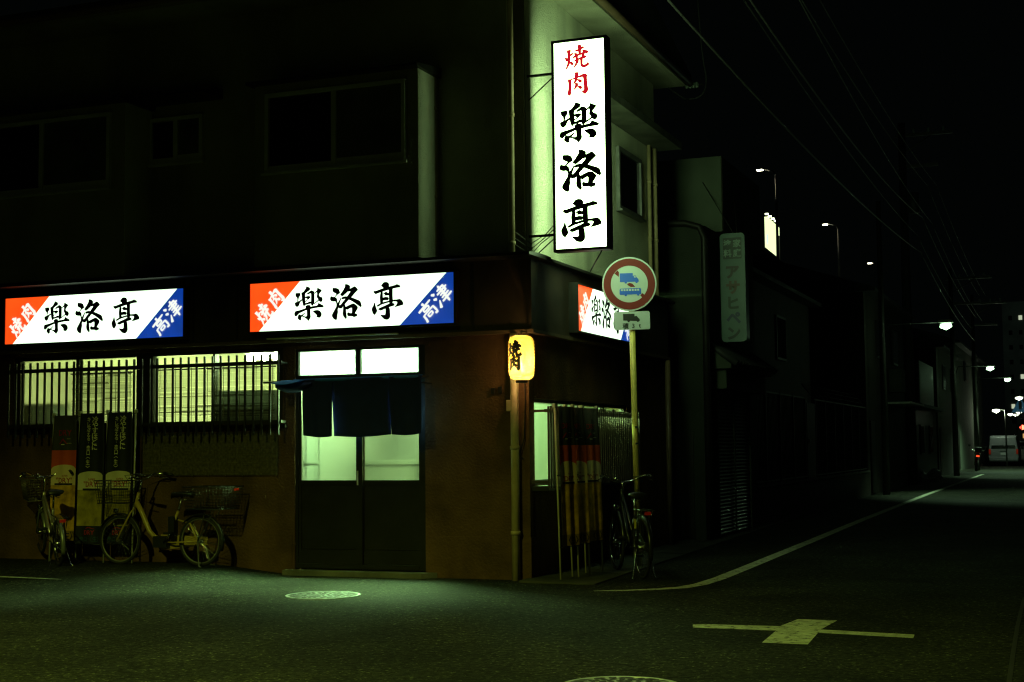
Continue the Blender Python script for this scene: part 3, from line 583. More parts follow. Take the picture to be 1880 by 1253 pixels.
# upper side window, its hood, pipes
wy0, wz1 = SP(1130, 268, -.08); wy1, wz0 = SP(1174, 405, -.08)
m = MB(); bx = 0.05; xw = -0.079; 
m.box(xw, xw + .05, wy0, wy1, wz1 - bx, wz1); m.box(xw, xw + .05, wy0, wy1, wz0, wz0 + bx); m.box(xw, xw + .05, wy0, wy0 + bx, wz0 + bx, wz1 - bx); m.box(xw, xw + .05, wy1 - bx, wy1, wz0 + bx, wz1 - bx); 
m.box(xw, xw + .09, wy0 - .03, wy1 + .03, wz0 - .03, wz0 - .001)
us = m.build('side_window', galv, RB)
MB().add([(xw + .02, wy0 + bx, wz0 + bx), (xw + .02, wy1 - bx, wz0 + bx), (xw + .02, wy1 - bx, wz1 - bx), (xw + .02, wy0 + bx, wz1 - bx)], [(0, 1, 2, 3)]).build('pane', dark_glass, us)
h = MB(); hy0 = 1.3; hz = 5.62; h.box(-.079, .32, hy0, 5.36, hz, hz + .1); h.build('side_hood', mat('hood_concrete', (.12, .12, .09), .9, var=.25, vs=3, stains=(2, .5)), RB)
for p, r in ((1193, .028), (1203, .035)):
    y, z = SP(p, 400, -.03); pipe([(-.03, y, 3.5), (-.03, y, hz - .002)], r, pvc, straps=[(-.03, y, 4.3), (-.03, y, 5.1)])
y, z = SP(1166, 540, .09)
pipe([(0.1, 5.2, 0), (0.1, 5.2, 2.6)], .04, brown_pipe)

# dining room behind the glass
rm = MB(); rx0, rx1, ry0, ry1, rz0, rz1 = -11.5, -0.152, 0.152, 4.4, 0.08, 2.68
V = [(rx0, ry0, rz0), (rx1, ry0, rz0), (rx1, ry1, rz0), (rx0, ry1, rz0), (rx0, ry0, rz1), (rx1, ry0, rz1), (rx1, ry1, rz1), (rx0, ry1, rz1)]
rm.add(V, [(0, 1, 2, 3), (7, 6, 5, 4), (2, 6, 7, 3), (3, 7, 4, 0)]); rm.build('dining_room', mat('cream_wallpaper_warm', (.5, .5, .34), .9, var=.3, vs=1.2), RB)
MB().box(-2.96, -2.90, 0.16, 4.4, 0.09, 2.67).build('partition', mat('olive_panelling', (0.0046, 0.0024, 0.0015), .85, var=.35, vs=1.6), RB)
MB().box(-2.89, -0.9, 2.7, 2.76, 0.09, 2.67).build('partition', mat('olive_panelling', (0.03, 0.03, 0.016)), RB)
for (x, y, e_, c_, hw, lab) in ((-3.55, .55, 90, (0.62, 1.0, 0.45), .3, 'ceiling lamp glowing behind the rightmost frosted pane'), (-9.6, 3.3, 640, (0.76, 1.0, 0.42), .3, 'unseen low lamp added behind the leftmost frosted panes'), (-6.6, 3.3, 430, (0.76, 1.0, 0.42), .3, 'unseen low lamp added behind the middle frosted panes'),
                         (-2.05, 0.8, 3300, (0.50, 1.0, 0.36), .35, 'ceiling lamp glowing behind the entrance transom'), (-0.6, 1.2, 3.2, (0.6, 1.0, 0.55), .3, 'ceiling lamp glowing behind the side street window')):
    zl = 2.66 if x > -6 else .8
    lp = thing('ceiling_lamp' if x > -6 else 'added_low_lamp', lab, 'lamp', (x, y, zl), 'lamps inside the restaurant')  # low lamps are added out of sight to light the room's back wall
    MB().box(x - hw, x + hw, y - .09, y + .09, zl - .06, zl).build('lamp_housing', alu, lp)
    MB().tube([(x - hw + .03, y, zl - .085 if x > -6 else zl + .03), (x + hw - .03, y, zl - .085 if x > -6 else zl + .03)], .016, 8).build('tube', glow('fluorescent', (.9, 1, .7), .8, False), lp)
    if e_ > 1000:
        for dy, q_ in ((0, .7), (.35, .3), (.8, .16), (1.3, .10)): lamp('tube_light', 'POINT', (x, y + dy, 2.5), e_ * q_, c_, lp, 0.3)
    else:
        for dx in (-.6 * hw, 0, .6 * hw): lamp('tube_light', 'POINT', (x + dx, y, 2.52 if x > -6 else .95), e_ / 3, c_, lp, 0.05)
def furniture(name, label, cat, x0, x1, y0, y1, z1, m_, mt=None):
    T = thing(name, label, cat, ((x0 + x1) / 2, (y0 + y1) / 2, .09))
    MB().box(x0, x1, y0, y1, .09, z1 - .05).build('carcass', m_, T); MB().box(x0 - .02, x1 + .02, y0 - .02, y1 + .02, z1 - .049, z1).build('top', mt or wood_m, T)
    for i in range(3): MB().box(x0 + .02 + (x1 - x0 - .02) * i / 3, x0 + (x1 - x0 - .02) * (i + 1) / 3, y0 - .015, y0 - .001, .14, z1 - .1).build('door', m_, T)
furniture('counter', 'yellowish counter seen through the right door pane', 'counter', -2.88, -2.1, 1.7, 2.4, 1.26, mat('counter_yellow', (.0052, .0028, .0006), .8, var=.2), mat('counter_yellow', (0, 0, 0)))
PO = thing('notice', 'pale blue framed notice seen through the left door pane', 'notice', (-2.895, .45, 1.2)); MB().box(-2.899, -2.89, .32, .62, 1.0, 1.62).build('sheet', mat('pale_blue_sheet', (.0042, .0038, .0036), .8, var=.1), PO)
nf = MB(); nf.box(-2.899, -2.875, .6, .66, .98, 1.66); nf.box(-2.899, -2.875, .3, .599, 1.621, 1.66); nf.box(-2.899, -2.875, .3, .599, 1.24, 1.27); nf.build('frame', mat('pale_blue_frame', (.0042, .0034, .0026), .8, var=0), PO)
furniture('cabinet', 'dim cabinet seen through the leftmost frosted pane', 'cabinet', FP(36, 742, .5)[0], FP(100, 742, .5)[0], .5, .9, FP(70, 742, .5)[1], mat('cabinet_green', (.13, .17, .12), .8, var=.2))
furniture('cabinet', 'dark cabinet seen through the rightmost frosted pane', 'cabinet', FP(396, 718, .25)[0], FP(502, 718, .25)[0], .25, .42, FP(450, 718, .3)[1], mat('cabinet_dark', (.03, .035, .02), .8, var=.2))

# ------------------------------------------------------------------ reed blinds
reed_tr = translucent('backlit_reed', (.10, .10, .05), .62, .02, .2, 60)
def blind(x0, x1, y, z0, z1, label, opaque=False):
    m = MB(); z = z0; rnd = random.Random(int(x0 * 10))
    while z < z1:
        dark = opaque or rnd.random() < .42
        t = rnd.uniform(.004, .007) if dark else rnd.uniform(.010, .026); dz_ = rnd.uniform(-.002, .002); a = x0 + rnd.uniform(0, .02); c_ = x1 - rnd.uniform(0, .02)
        if dark and not opaque and rnd.random() < .6: a = x0 + rnd.random() * (x1 - x0) * .6; c_ = min(c_, a + rnd.uniform(.2, .6) * (x1 - x0))
        m.add([(a, y, z), (c_, y, z + dz_), (c_, y + .004, z + dz_ + t / 2), (a, y + .004, z + t / 2), (a, y, z + t), (c_, y, z + dz_ + t)], [(0, 1, 2, 3), (3, 2, 5, 4)] + ([(0, 4, 5, 1)] if dark else []), 1 if dark else 0); z += t + rnd.uniform(.0005, .002)
    t = thing('reed_blind', label, 'blind', (x0, y, z0), 'reed blinds on the front wall')
    m.build('reeds', [reed_tr, reed_m], t)
    s = MB(); k = max(3, int((x1 - x0) / .22))
    for i in range(k + 1):
        x = x0 + .03 + (x1 - x0 - .06) * i / k; s.box(x - .003, x + .003, y - .005, y - .001, z0 - .01, z1 + .03)
    s.build('cord', reed_m, t)
    MB().box(x0 - .01, x1 + .01, y - .008, y + .008, z1 + .001, z1 + .018).build('top_slat', wood_m, t)
def bl(p0, p1, pt, pb, y, label, opaque=False):
    x0 = FP(p0, 720, y)[0]; x1 = FP(p1, 720, y)[0]; blind(x0, x1, y, FP((p0 + p1) / 2, pb, y)[1], FP((p0 + p1) / 2, pt, y)[1], label, opaque)
bl(131, 243, 687, 779, -.03, 'reed blind hanging over the left pair of frosted panes')
bl(290, 505, 678, 774, -.04, 'wide reed blind hanging over the right pair of frosted panes')
bl(262, 512, 797, 873, -.03, 'dark reed blind hanging below the window sill beside the door', True)

# ------------------------------------------------------------------ noren curtain
NY = -0.30
NR = thing('noren_curtain', 'dark indigo shop curtain with two slits hanging over the sliding door', 'curtain', (-2.1, NY, 1.6))
pa = at(484, 703, 1, NY); pb = at(786, 691, 1, NY); pa.z -= 0
MB().tube([pa, pb], .012, 8).build('pole', wood_m, NR)
for p in (545, 770):
    hk = MB(); q = at(p, 700, 1, NY); hk.box(q.x - .008, q.x + .008, NY, -0.002, q.z - .02, q.z - .008); hk.build('bracket', bronze, NR)
def cloth(p0, p1, pb0, pb1, seed, hi=False):
    nx, nz = 18, 14; vs = []; rnd = random.Random(seed); ph = rnd.uniform(0, 6)
    for j in range(nz + 1):
        v = j / nz
        for i in range(nx + 1):
            u = i / nx; px = p0[0] + (p1[0] - p0[0]) * u; pxb = pb0[0] + (pb1[0] - pb0[0]) * u
            t = at(px, p0[1] + (p1[1] - p0[1]) * u, 1, NY); b_ = at(pxb, pb0[1] + (pb1[1] - pb0[1]) * u + 3 * math.sin(u * PI), 1, NY)
            v2 = max(0, (v - .24) / .76); x = t.x + (b_.x - t.x) * v2; z = t.z + .012 + (b_.z - t.z - .012) * v
            vs.append((x, NY - .016 + .022 * math.sin(u * 11 + ph) * v + .012 * math.sin(u * 5 + ph * 2 + v), z))
    return MB().add(vs, [(j * (nx + 1) + i, (j + 1) * (nx + 1) + i, (j + 1) * (nx + 1) + i + 1, j * (nx + 1) + i + 1) for j in range(nz) for i in range(nx)], 0, True)
def solid(o, t=.003):
    s = o.modifiers.new('thickness', 'SOLIDIFY'); s.thickness = t; return o
for i, (a, b_, c_, d) in enumerate((((557, 700), (610.8, 698), (561, 800), (611.2, 801)), ((609.2, 698), (717.2, 694), (613.0, 801), (719.4, 798)), ((715.8, 694), (775, 691.5), (721.2, 798), (777, 795)))):
    solid(cloth(a, b_, c_, d, i).build('cloth_panel', noren_m, NR))
# the loose left end swagged over the pole
vs = []; nx, nz = 16, 8
for j in range(nz + 1):
    for i in range(nx + 1):
        u = i / nx; v = j / nz; px = 505 + 66 * u; top = 703 - 1.5 * u; sag = 20 * math.sin(PI * min(1, u * .8 + .12)) ** .8
        p = at(px, top + sag * v, 1, NY - .02 - .10 * math.sin(PI * v) * (1 - .5 * u)); vs.append(tuple(p))
solid(MB().add(vs, [(j * (nx + 1) + i, (j + 1) * (nx + 1) + i, (j + 1) * (nx + 1) + i + 1, j * (nx + 1) + i + 1) for j in range(nz) for i in range(nx)], 0, True).build('swag', noren_m, NR))
vs = []
for j in range(5):
    for i in range(9):
        u = i / 8; v = j / 4; a = at(512 + 42 * u, 701.5 - u, 1, NY); vs.append((a.x + .05 * (1 - v) , NY - .015 - .17 * v, a.z + .014 - .035 * v - .02 * math.sin(u * PI) * v))
solid(MB().add(vs, [(j * 9 + i, (j + 1) * 9 + i, (j + 1) * 9 + i + 1, j * 9 + i + 1) for j in range(4) for i in range(8)], 0, True).build('swag', noren_hi, NR))
sl_ = MB(); a = at(540, 700.5, 1, NY); b_ = at(775, 691.5, 1, NY); sl_.tube([a + Vector((0, -.002, .003)), b_ + Vector((0, -.002, .003))], .019, 10); sl_.build('pole_sleeve', noren_hi, NR)

# ================================================================== ILLUMINATED SIGNS
def fascia_sign(mapf, Lw, Hh, T, name, label):
    """mapf(u, v, d): u 0..Lw rightwards, v 0..Hh up, d depth in front of the face"""
    m = MB(); t = 0.022
    def bx(u0, u1, v0, v1, d0, d1, mm=m):
        P = [mapf(u, v, d) for u, v, d in ((u0, v0, d0), (u1, v0, d0), (u1, v1, d0), (u0, v1, d0), (u0, v0, d1), (u1, v0, d1), (u1, v1, d1), (u0, v1, d1))]
        mm.add(P, [(0, 3, 2, 1), (4, 5, 6, 7), (0, 1, 5, 4), (1, 2, 6, 5), (2, 3, 7, 6), (3, 0, 4, 7)])
    bx(-t, 0, -t, Hh + t, -.1, .012); bx(Lw, Lw + t, -t, Hh + t, -.1, .012); bx(0, Lw, Hh, Hh + t, -.1, .012); bx(0, Lw, -t, 0, -.1, .012); bx(0, Lw, 0, Hh, -.1, -.02)
    m.build('case', dark_metal, T)
    a, b_ = 0.113 * Lw / 2.59 * 2.59, 0.0
    r0, r1 = 0.045 * Lw, 0.255 * Lw; c0, c1 = 0.745 * Lw, 0.965 * Lw
    def fl(poly, nm, mm): return MB().flat(poly, lambda u, v: mapf(u, v, 0)).build(nm, mm, T)
    fl([(r0, 0), (c0, 0), (c1, Hh), (r1, Hh)], 'white_panel', lit_white)
    fl([(0, 0), (r0, 0), (r1, Hh), (0, Hh)], 'red_panel', lit_red)
    fl([(c0, 0), (Lw, 0), (Lw, Hh), (c1, Hh)], 'blue_panel', lit_blue)
    for k, u in (('raku', .306), ('raku2', .485), ('tei', .684)):
        bk_ = MB(); glyph(bk_, k, lambda a_, c_, q, u=u: mapf(u * Lw + a_, Hh * .52 + c_, .003 + q), Hh * .86, bold=10, sx=1.0); bk_.build('black_letter', black_film, T)
    an = math.radians(43)
    def pl_(u, v):
        return lambda a_, c_, q: mapf(u * Lw + a_ * math.cos(an) - c_ * math.sin(an), v * Hh + a_ * math.sin(an) + c_ * math.cos(an), .003 + q)
    for k, u, v, sz, bx_, bo, sx_ in (('yaki', .069, .40, .47, YB, 24, .88), ('niku', .131, .685, .46, YB, 28, .88), ('taka', .877, .27, .40, (1253, 1253), 6, 1.05), ('tsu', .944, .56, .42, (1253, 1253), 6, 1.05)):
        wl = MB(); glyph(wl, k, pl_(u, v), Hh * sz, bx_, bold=bo, sx=sx_); wl.build('white_letter', lit_letter, T)
YS = -0.16
def front_sign(pl0, pl1, pr0, pr1, label):
    # pixels of left top/bottom, right top/bottom on the plane of the sign face
    a = FP(*pl0, YS); b_ = FP(*pl1, YS); c_ = FP(*pr0, YS); d = FP(*pr1, YS)
    x0 = (a[0] + b_[0]) / 2; x1 = (c_[0] + d[0]) / 2; z1 = (a[1] + c_[1]) / 2; z0 = (b_[1] + d[1]) / 2
    T = thing('fascia_sign', label, 'illuminated sign', (x0, YS, z0), 'illuminated fascia signs of the restaurant')
    fascia_sign(lambda u, v, d_: (x0 + u, YS - d_, z0 + v), x1 - x0, z1 - z0, T, 'fascia_sign', label)
front_sign((10, 548), (10, 631), (337, 531), (337, 620), 'lit red white and blue sign above the barred window')
front_sign((459, 522), (460, 611), (833, 500), (834, 592), 'lit red white and blue sign above the entrance curtain')
XS = 0.16
y0, z1 = SP(1060, 522, XS); _, z0 = SP(1064, 608, XS)
T = thing('fascia_sign', 'lit red white and blue sign on the side wall behind the round traffic sign', 'illuminated sign', (XS, y0, z0), 'illuminated fascia signs of the restaurant')
fascia_sign(lambda u, v, d: (XS + d, y0 + u, z0 + v), SP(1163, 600, XS)[0] - y0, z1 - z0, T, '', '')

# vertical lightbox
VY = 0.19; VT = 0.14
a = FP(1009, 75, VY); b_ = FP(1020, 463, VY); c_ = FP(1108, 66, VY); d = FP(1122, 457, VY)
vx0 = (a[0] + b_[0]) / 2; vx1 = (c_[0] + d[0]) / 2; vz1 = (a[1] + c_[1]) / 2; vz0 = (b_[1] + d[1]) / 2
VS = thing('vertical_sign', 'tall white illuminated sign box standing out from the side wall near the corner', 'illuminated sign', (vx0, VY, vz0))
m = MB(); q = .03
m.box(vx0 - .004, vx0 + q - .004, VY, VY + VT, vz0, vz1); m.box(vx1 - q + .004, vx1 + .004, VY, VY + VT, vz0, vz1); m.box(vx0 + q - .004, vx1 - q + .004, VY, VY + VT, vz1 - q, vz1); m.box(vx0 + q - .004, vx1 - q + .004, VY, VY + VT, vz0, vz0 + q)
m.build('case', dark_metal, VS)
def facep(y, nm, fm_=lit_white): MB().add([(vx0 + q - .004, y, vz0 + q), (vx1 - q + .004, y, vz0 + q), (vx1 - q + .004, y, vz1 - q), (vx0 + q - .004, y, vz1 - q)], [(0, 1, 2, 3)]).build(nm, fm_, VS)
facep(VY + .012, 'front_face', lit_front); facep(VY + VT - .012, 'back_face', lit_back)
def lean(px0, py0): return FP(px0, py0, VY)
for side_, nm in ((0, 'lettering'),):
    bk_ = MB(); rd = MB()
    for k, (px, py), s, bx_ in (('raku', (1065, 225), 90, None), ('raku2', (1065, 313), 90, None), ('tei', (1065, 403), 90, None)):
        x, z = FP(px, py, VY); sc = 90 / 2615 * (at(px, py, 1, VY) - CAM).dot(Vector((-.367, .927, .075)))
        bk_ = MB(); glyph(bk_, k, lambda a_, c__, l, x=x, z=z: (x + a_, VY + .009 - l, z + c__ + a_ * .02), sc, bold=19, sx=1.06); bk_.build('black_letter', black_film, VS)
    for k, (px, py) in (('yaki', (1060, 103)), ('niku', (1060, 153))):
        x, z = FP(px, py, VY); sc = 50 / 2615 * (at(px, py, 1, VY) - CAM).dot(Vector((-.367, .927, .075)))
        rd = MB(); glyph(rd, k, lambda a_, c__, l, x=x, z=z: (x + a_, VY + .009 - l, z + c__ + a_ * .03), sc, YB, bold=28, sx=1.06); rd.build('red_letter', letter_red, VS)
ymid = VY + VT / 2
for z in (FP(1012, 133, VY)[1], FP(1017, 430, VY)[1]):
    MB().box(-.078, vx0 - .005, ymid - .015, ymid + .015, z - .012, z + .012).build('bracket', dark_metal, VS); MB().tube([(-.078, ymid + .03, z - .26), (vx0 - .01, ymid + .03, z - .02)], .007, 6).build('strut', dark_metal, VS)
MB().tube([(vx1 - .1, ymid, vz0), (.17, 1.62, 3.46)], .009, 6).build('strut', dark_metal, VS); MB().tube([(vx1 - .05, ymid, vz1 - .3), (-.079, 1.7, vz1 - .1)], .007, 6).build('strut', dark_metal, VS)
cb = MB(); z = vz0 - .02
for k in range(3): cb.tube([(-.2 + .03 * k, .02, 3.62 + .05 * k), (-.05, ymid - .02, 3.5 + .06 * k), (.05 + .03 * k, ymid + .02, 3.62 + .05 * k), (vx0, ymid, z + .25 + .05 * k)], .006, 5)
cb.build('cable', wire_m, VS)

# ------------------------------------------------------------------ paper lantern
LY = -0.24
lx_, lz1 = FP(957, 616, LY); _, lz0 = FP(953, 699, LY); lh = lz1 - lz0; lr = .137
LT = thing('paper_lantern', 'glowing yellow paper lantern hanging at the corner under the fascia', 'lantern', (lx_, LY, lz0))
prof = []
for i in range(29):
    v = i / 28; zz = v * lh; e_ = 0.0
    edge = min(v, 1 - v) / .2
    rr = lr * (1 if edge >= 1 else (.45 + .55 * math.sqrt(max(0, 1 - (1 - edge) ** 2)))) * (1 + .012 * math.cos(i * PI)); prof.append((rr, zz))
MB().lathe((lx_, LY, lz0), prof, 40).build('paper_shade', paper, LT)
rb_ = MB()
for i in range(2, 27, 2): rb_.ring((lx_, LY, lz0 + prof[i][1]), 2, prof[i][0] + .001, .0016, 40, 4)
rb_.build('bamboo_ribs', mat('bamboo_rib', (.7, .4, .08), .7, var=0), LT)
MB().lathe((lx_, LY, lz0 - .025), [(0, 0), (.062, 0), (.066, .028), (.055, .028)], 24).build('bottom_ring', dark_metal, LT)
MB().lathe((lx_, LY, lz0 + lh), [(.055, -.004), (.06, .008), (0, .012)], 24).build('top_ring', dark_metal, LT)
MB().tube([(lx_, LY, lz0 + lh + .01), (lx_ + .01, LY, lz0 + lh + .06), (lx_ - .005, LY, 2.615)], .004, 6).build('hook', chrome, LT)
MB().box(lx_ - .01, lx_ + .01, LY - .02, -.091, 2.615, 2.63).build('arm', brown_pipe, LT)
ltm = MB()
def lantern_map(cz):
    a0 = math.atan2(-14.2 - LY, 5.43 - lx_) - .55
    def fn(u, v, l):
        a = a0 + u / lr; z_ = cz + v; vv = (z_ - lz0) / lh; edge = min(vv, 1 - vv) / .2
        rr = lr * (1 if edge >= 1 else (.45 + .55 * math.sqrt(max(0, 1 - (1 - edge) ** 2)))) + .006 + l
        return (lx_ + rr * math.cos(a), LY + rr * math.sin(a), z_)
    return fn
glyph(ltm, 'yaki', lantern_map(lz0 + lh * .70), .19, YB, bold=58, sx=.95); ltm.build('letter', black_film, LT); ltm = MB(); glyph(ltm, 'niku', lantern_map(lz0 + lh * .385), .19, YB, bold=62, sx=.85)
ltm.build('letter', black_film, LT)
MB().lathe((lx_, LY, lz0 + lh * .3), [(0, -.035), (.025, -.025), (.032, 0), (.02, .03), (0, .045)], 12).build('bulb', glow('bulb_glow', (1, .75, .35), 6, False), LT)
lamp('bulb_light', 'POINT', (lx_, LY, lz0 + lh * .32), 210, (1, .62, .24), LT, .03)

# ================================================================== TRAFFIC SIGN
tx_, ty_ = 0.635, 1.85
TS = thing('traffic_sign', 'round red ring traffic sign banning trucks and buses on a cream pole at the corner', 'traffic sign', (tx_, ty_, 0)); local(TS)
dpt = (Vector((tx_, ty_, 2)) - CAM).dot(Vector((-.367, .927, .075))); u_ = dpt / 2615
def zat(py): 
    d = ray(1160, py); tt = (dpt) / d.dot(Vector((-.367, .927, .075))); return (CAM + d * tt).z
MB().tube([(0, 0, 0), (0, 0, zat(480))], .036, 14).build('pole', post_m, TS)
zc = zat(521); R_ = 50 * u_; s6 = u_ / 6.964
TS.rotation_euler = (0, -.012, math.atan2(CAM.x - tx_, -(CAM.y - ty_)) )
dx_ = -3 * u_
def disc(r0, r1, y, mm, nm):
    n_ = 56; m_ = MB(); vs = []
    for r in (r0, r1):
        for i in range(n_): vs.append((dx_ + r * math.cos(2 * PI * i / n_), y, zc + r * math.sin(2 * PI * i / n_)))
    if r0 == 0: m_.add(vs[n_:], [tuple(range(n_))])
    else: m_.add(vs, [(i, (i + 1) % n_, n_ + (i + 1) % n_, n_ + i) for i in range(n_)])
    return m_.build(nm, mm, TS)
pb_ = MB()
vs = []; n_ = 56
for y in (-.05, -.062):
    for i in range(n_): vs.append((dx_ + R_ * math.cos(2 * PI * i / n_), y, zc + R_ * math.sin(2 * PI * i / n_)))
pb_.add(vs, [tuple(range(n_)), tuple(range(2 * n_ - 1, n_ - 1, -1))] + [(i, (i + 1) % n_, n_ + (i + 1) % n_, n_ + i) for i in range(n_)])
DS = pb_.build('disc', sign_white, TS)
disc(R_ * .68, R_ * .945, -.0645, sign_red, 'red_ring')
def dm(poly, nm, mm, y, mb=None, cx0=462, cy0=425, zz=None):
    m_ = mb or MB(); m_.flat(poly, lambda a_, b__: (dx_ + (a_ - cx0) * s6, y, (zz if zz is not None else zc) - (b__ - cy0) * s6))
    return m_
m = MB()
for p in ([(275, 285), (315, 245), (335, 270), (330, 330)], [(435, 425), (465, 410), (500, 420), (538, 465), (480, 465), (440, 440)], [(598, 575), (625, 548), (660, 575), (625, 608)]): dm(p, '', None, -.0647, m)
m.build('slash', sign_red, TS)
def circ(cx_, cy_, r, n_=14): return [(cx_ + r * math.cos(2 * PI * i / n_), cy_ + r * math.sin(2 * PI * i / n_)) for i in range(n_)]
truck = [(343, 285), (510, 285), (510, 322), (522, 318), (546, 318), (560, 345), (580, 365), (584, 390), (590, 398), (343, 398)]
m = MB(); dm(truck, '', None, -.0645, m); dm(circ(418, 402, 17), '', None, -.0650, m); dm(circ(555, 400, 17), '', None, -.0650, m)
bus = [(345, 482), (600, 480), (610, 495), (611, 560), (340, 562), (334, 550), (335, 500)]
dm(bus, '', None, -.0645, m); dm(circ(413, 567, 15), '', None, -.0650, m); dm(circ(572, 564, 15), '', None, -.0650, m)
m.build('truck_and_bus', sign_blue, TS)
m = MB()
for i in range(7): x0_ = 352 + i * 35; dm([(x0_, 490), (x0_ + 24, 490), (x0_ + 24, 514), (x0_, 514)], '', None, -.0655, m)
m.build('bus_windows', sign_white, TS)
dm([(524, 326), (542, 326), (550, 344), (524, 344)], '', None, -.0655).build('truck_window', sign_white, TS)
def rrect(x0, x1, z0, z1, r, n_=6):
    o = []
    for cx_, cz_, a0 in ((x1 - r, z1 - r, 0), (x0 + r, z1 - r, PI / 2), (x0 + r, z0 + r, PI), (x1 - r, z0 + r, 1.5 * PI)):
        for i in range(n_ + 1): a = a0 + PI / 2 * i / n_; o.append((cx_ + r * math.cos(a), cz_ + r * math.sin(a)))
    return o
def PXZ(a_, b__): return (dx_ + (a_ - 462) * s6, zc - (b__ - 425) * s6)
p0 = PXZ(255, 1012); p1 = PXZ(712, 780)
PLT = MB().prism(rrect(p0[0], p1[0], p0[1], p1[1], .022), 1, -.05, -.058).build('plate', sign_white, TS)
m = MB(); dm([(372, 808), (518, 808), (518, 845), (530, 838), (548, 838), (560, 858), (582, 880), (582, 905), (372, 893)], '', None, -.0605, m); dm(circ(440, 898, 17), '', None, -.061, m); dm(circ(558, 898, 17), '', None, -.061, m)
for ch, a_ in (('積', 400), ('3', 498), ('t', 582)):
    c_ = PXZ(a_, 965); put_text(m, ch, lambda u, v, c_=c_: (c_[0] + u, -.0605, c_[1] + v), 80 * s6, .02)
m.build('plate_lettering', black_film, TS)
m = MB()
for z in (zc + .1, zc - .12, p0[1] + .06): m.box(-.045, .045, -.049, .045, z - .012, z + .012)
m.build('clamp', galv, TS)
m = MB()
for py in (785, 815): 
    z = zat(py); m.box(-.0, .037, -.038, -.0, z - .012, z + .012)
m.build('sticker', rubber, TS)

# ================================================================== BANNERS
black_cloth = mat('black_banner', (0.008, 0.009, 0.014), .7, var=.1); grey_cloth = mat('charcoal_banner', (0.05, 0.045, 0.035), .8, var=.1)
red_cloth = mat('red_banner', (0.75, 0.09, 0.02), .8, var=.1); foam_w = mat('warm_lit_foam_print', (0.9, 0.68, 0.42), .8, var=.06); foam_m = mat('foam_print', (0.75, 0.68, 0.48), .8, var=.06)  # foam_w: foam print with a warm lamp's light put into its colour
beer_m = mat('beer_print', (0.8, 0.40, 0.02), .8, var=.35, vs=9); beer_g = mat('pale_beer_print', (0.38, 0.29, 0.03), .8, var=.35, vs=9)
print_w = mat('white_print', (0.85, 0.8, 0.6), .8, var=0); print_r = mat('crimson_print', (0.4, 0.02, 0.015), .8, var=0); print_k = mat('black_print', (0.01, 0.01, 0.01), .8, var=0); print_b = mat('teal_print', (0.02, 0.06, 0.10), .8, var=0)
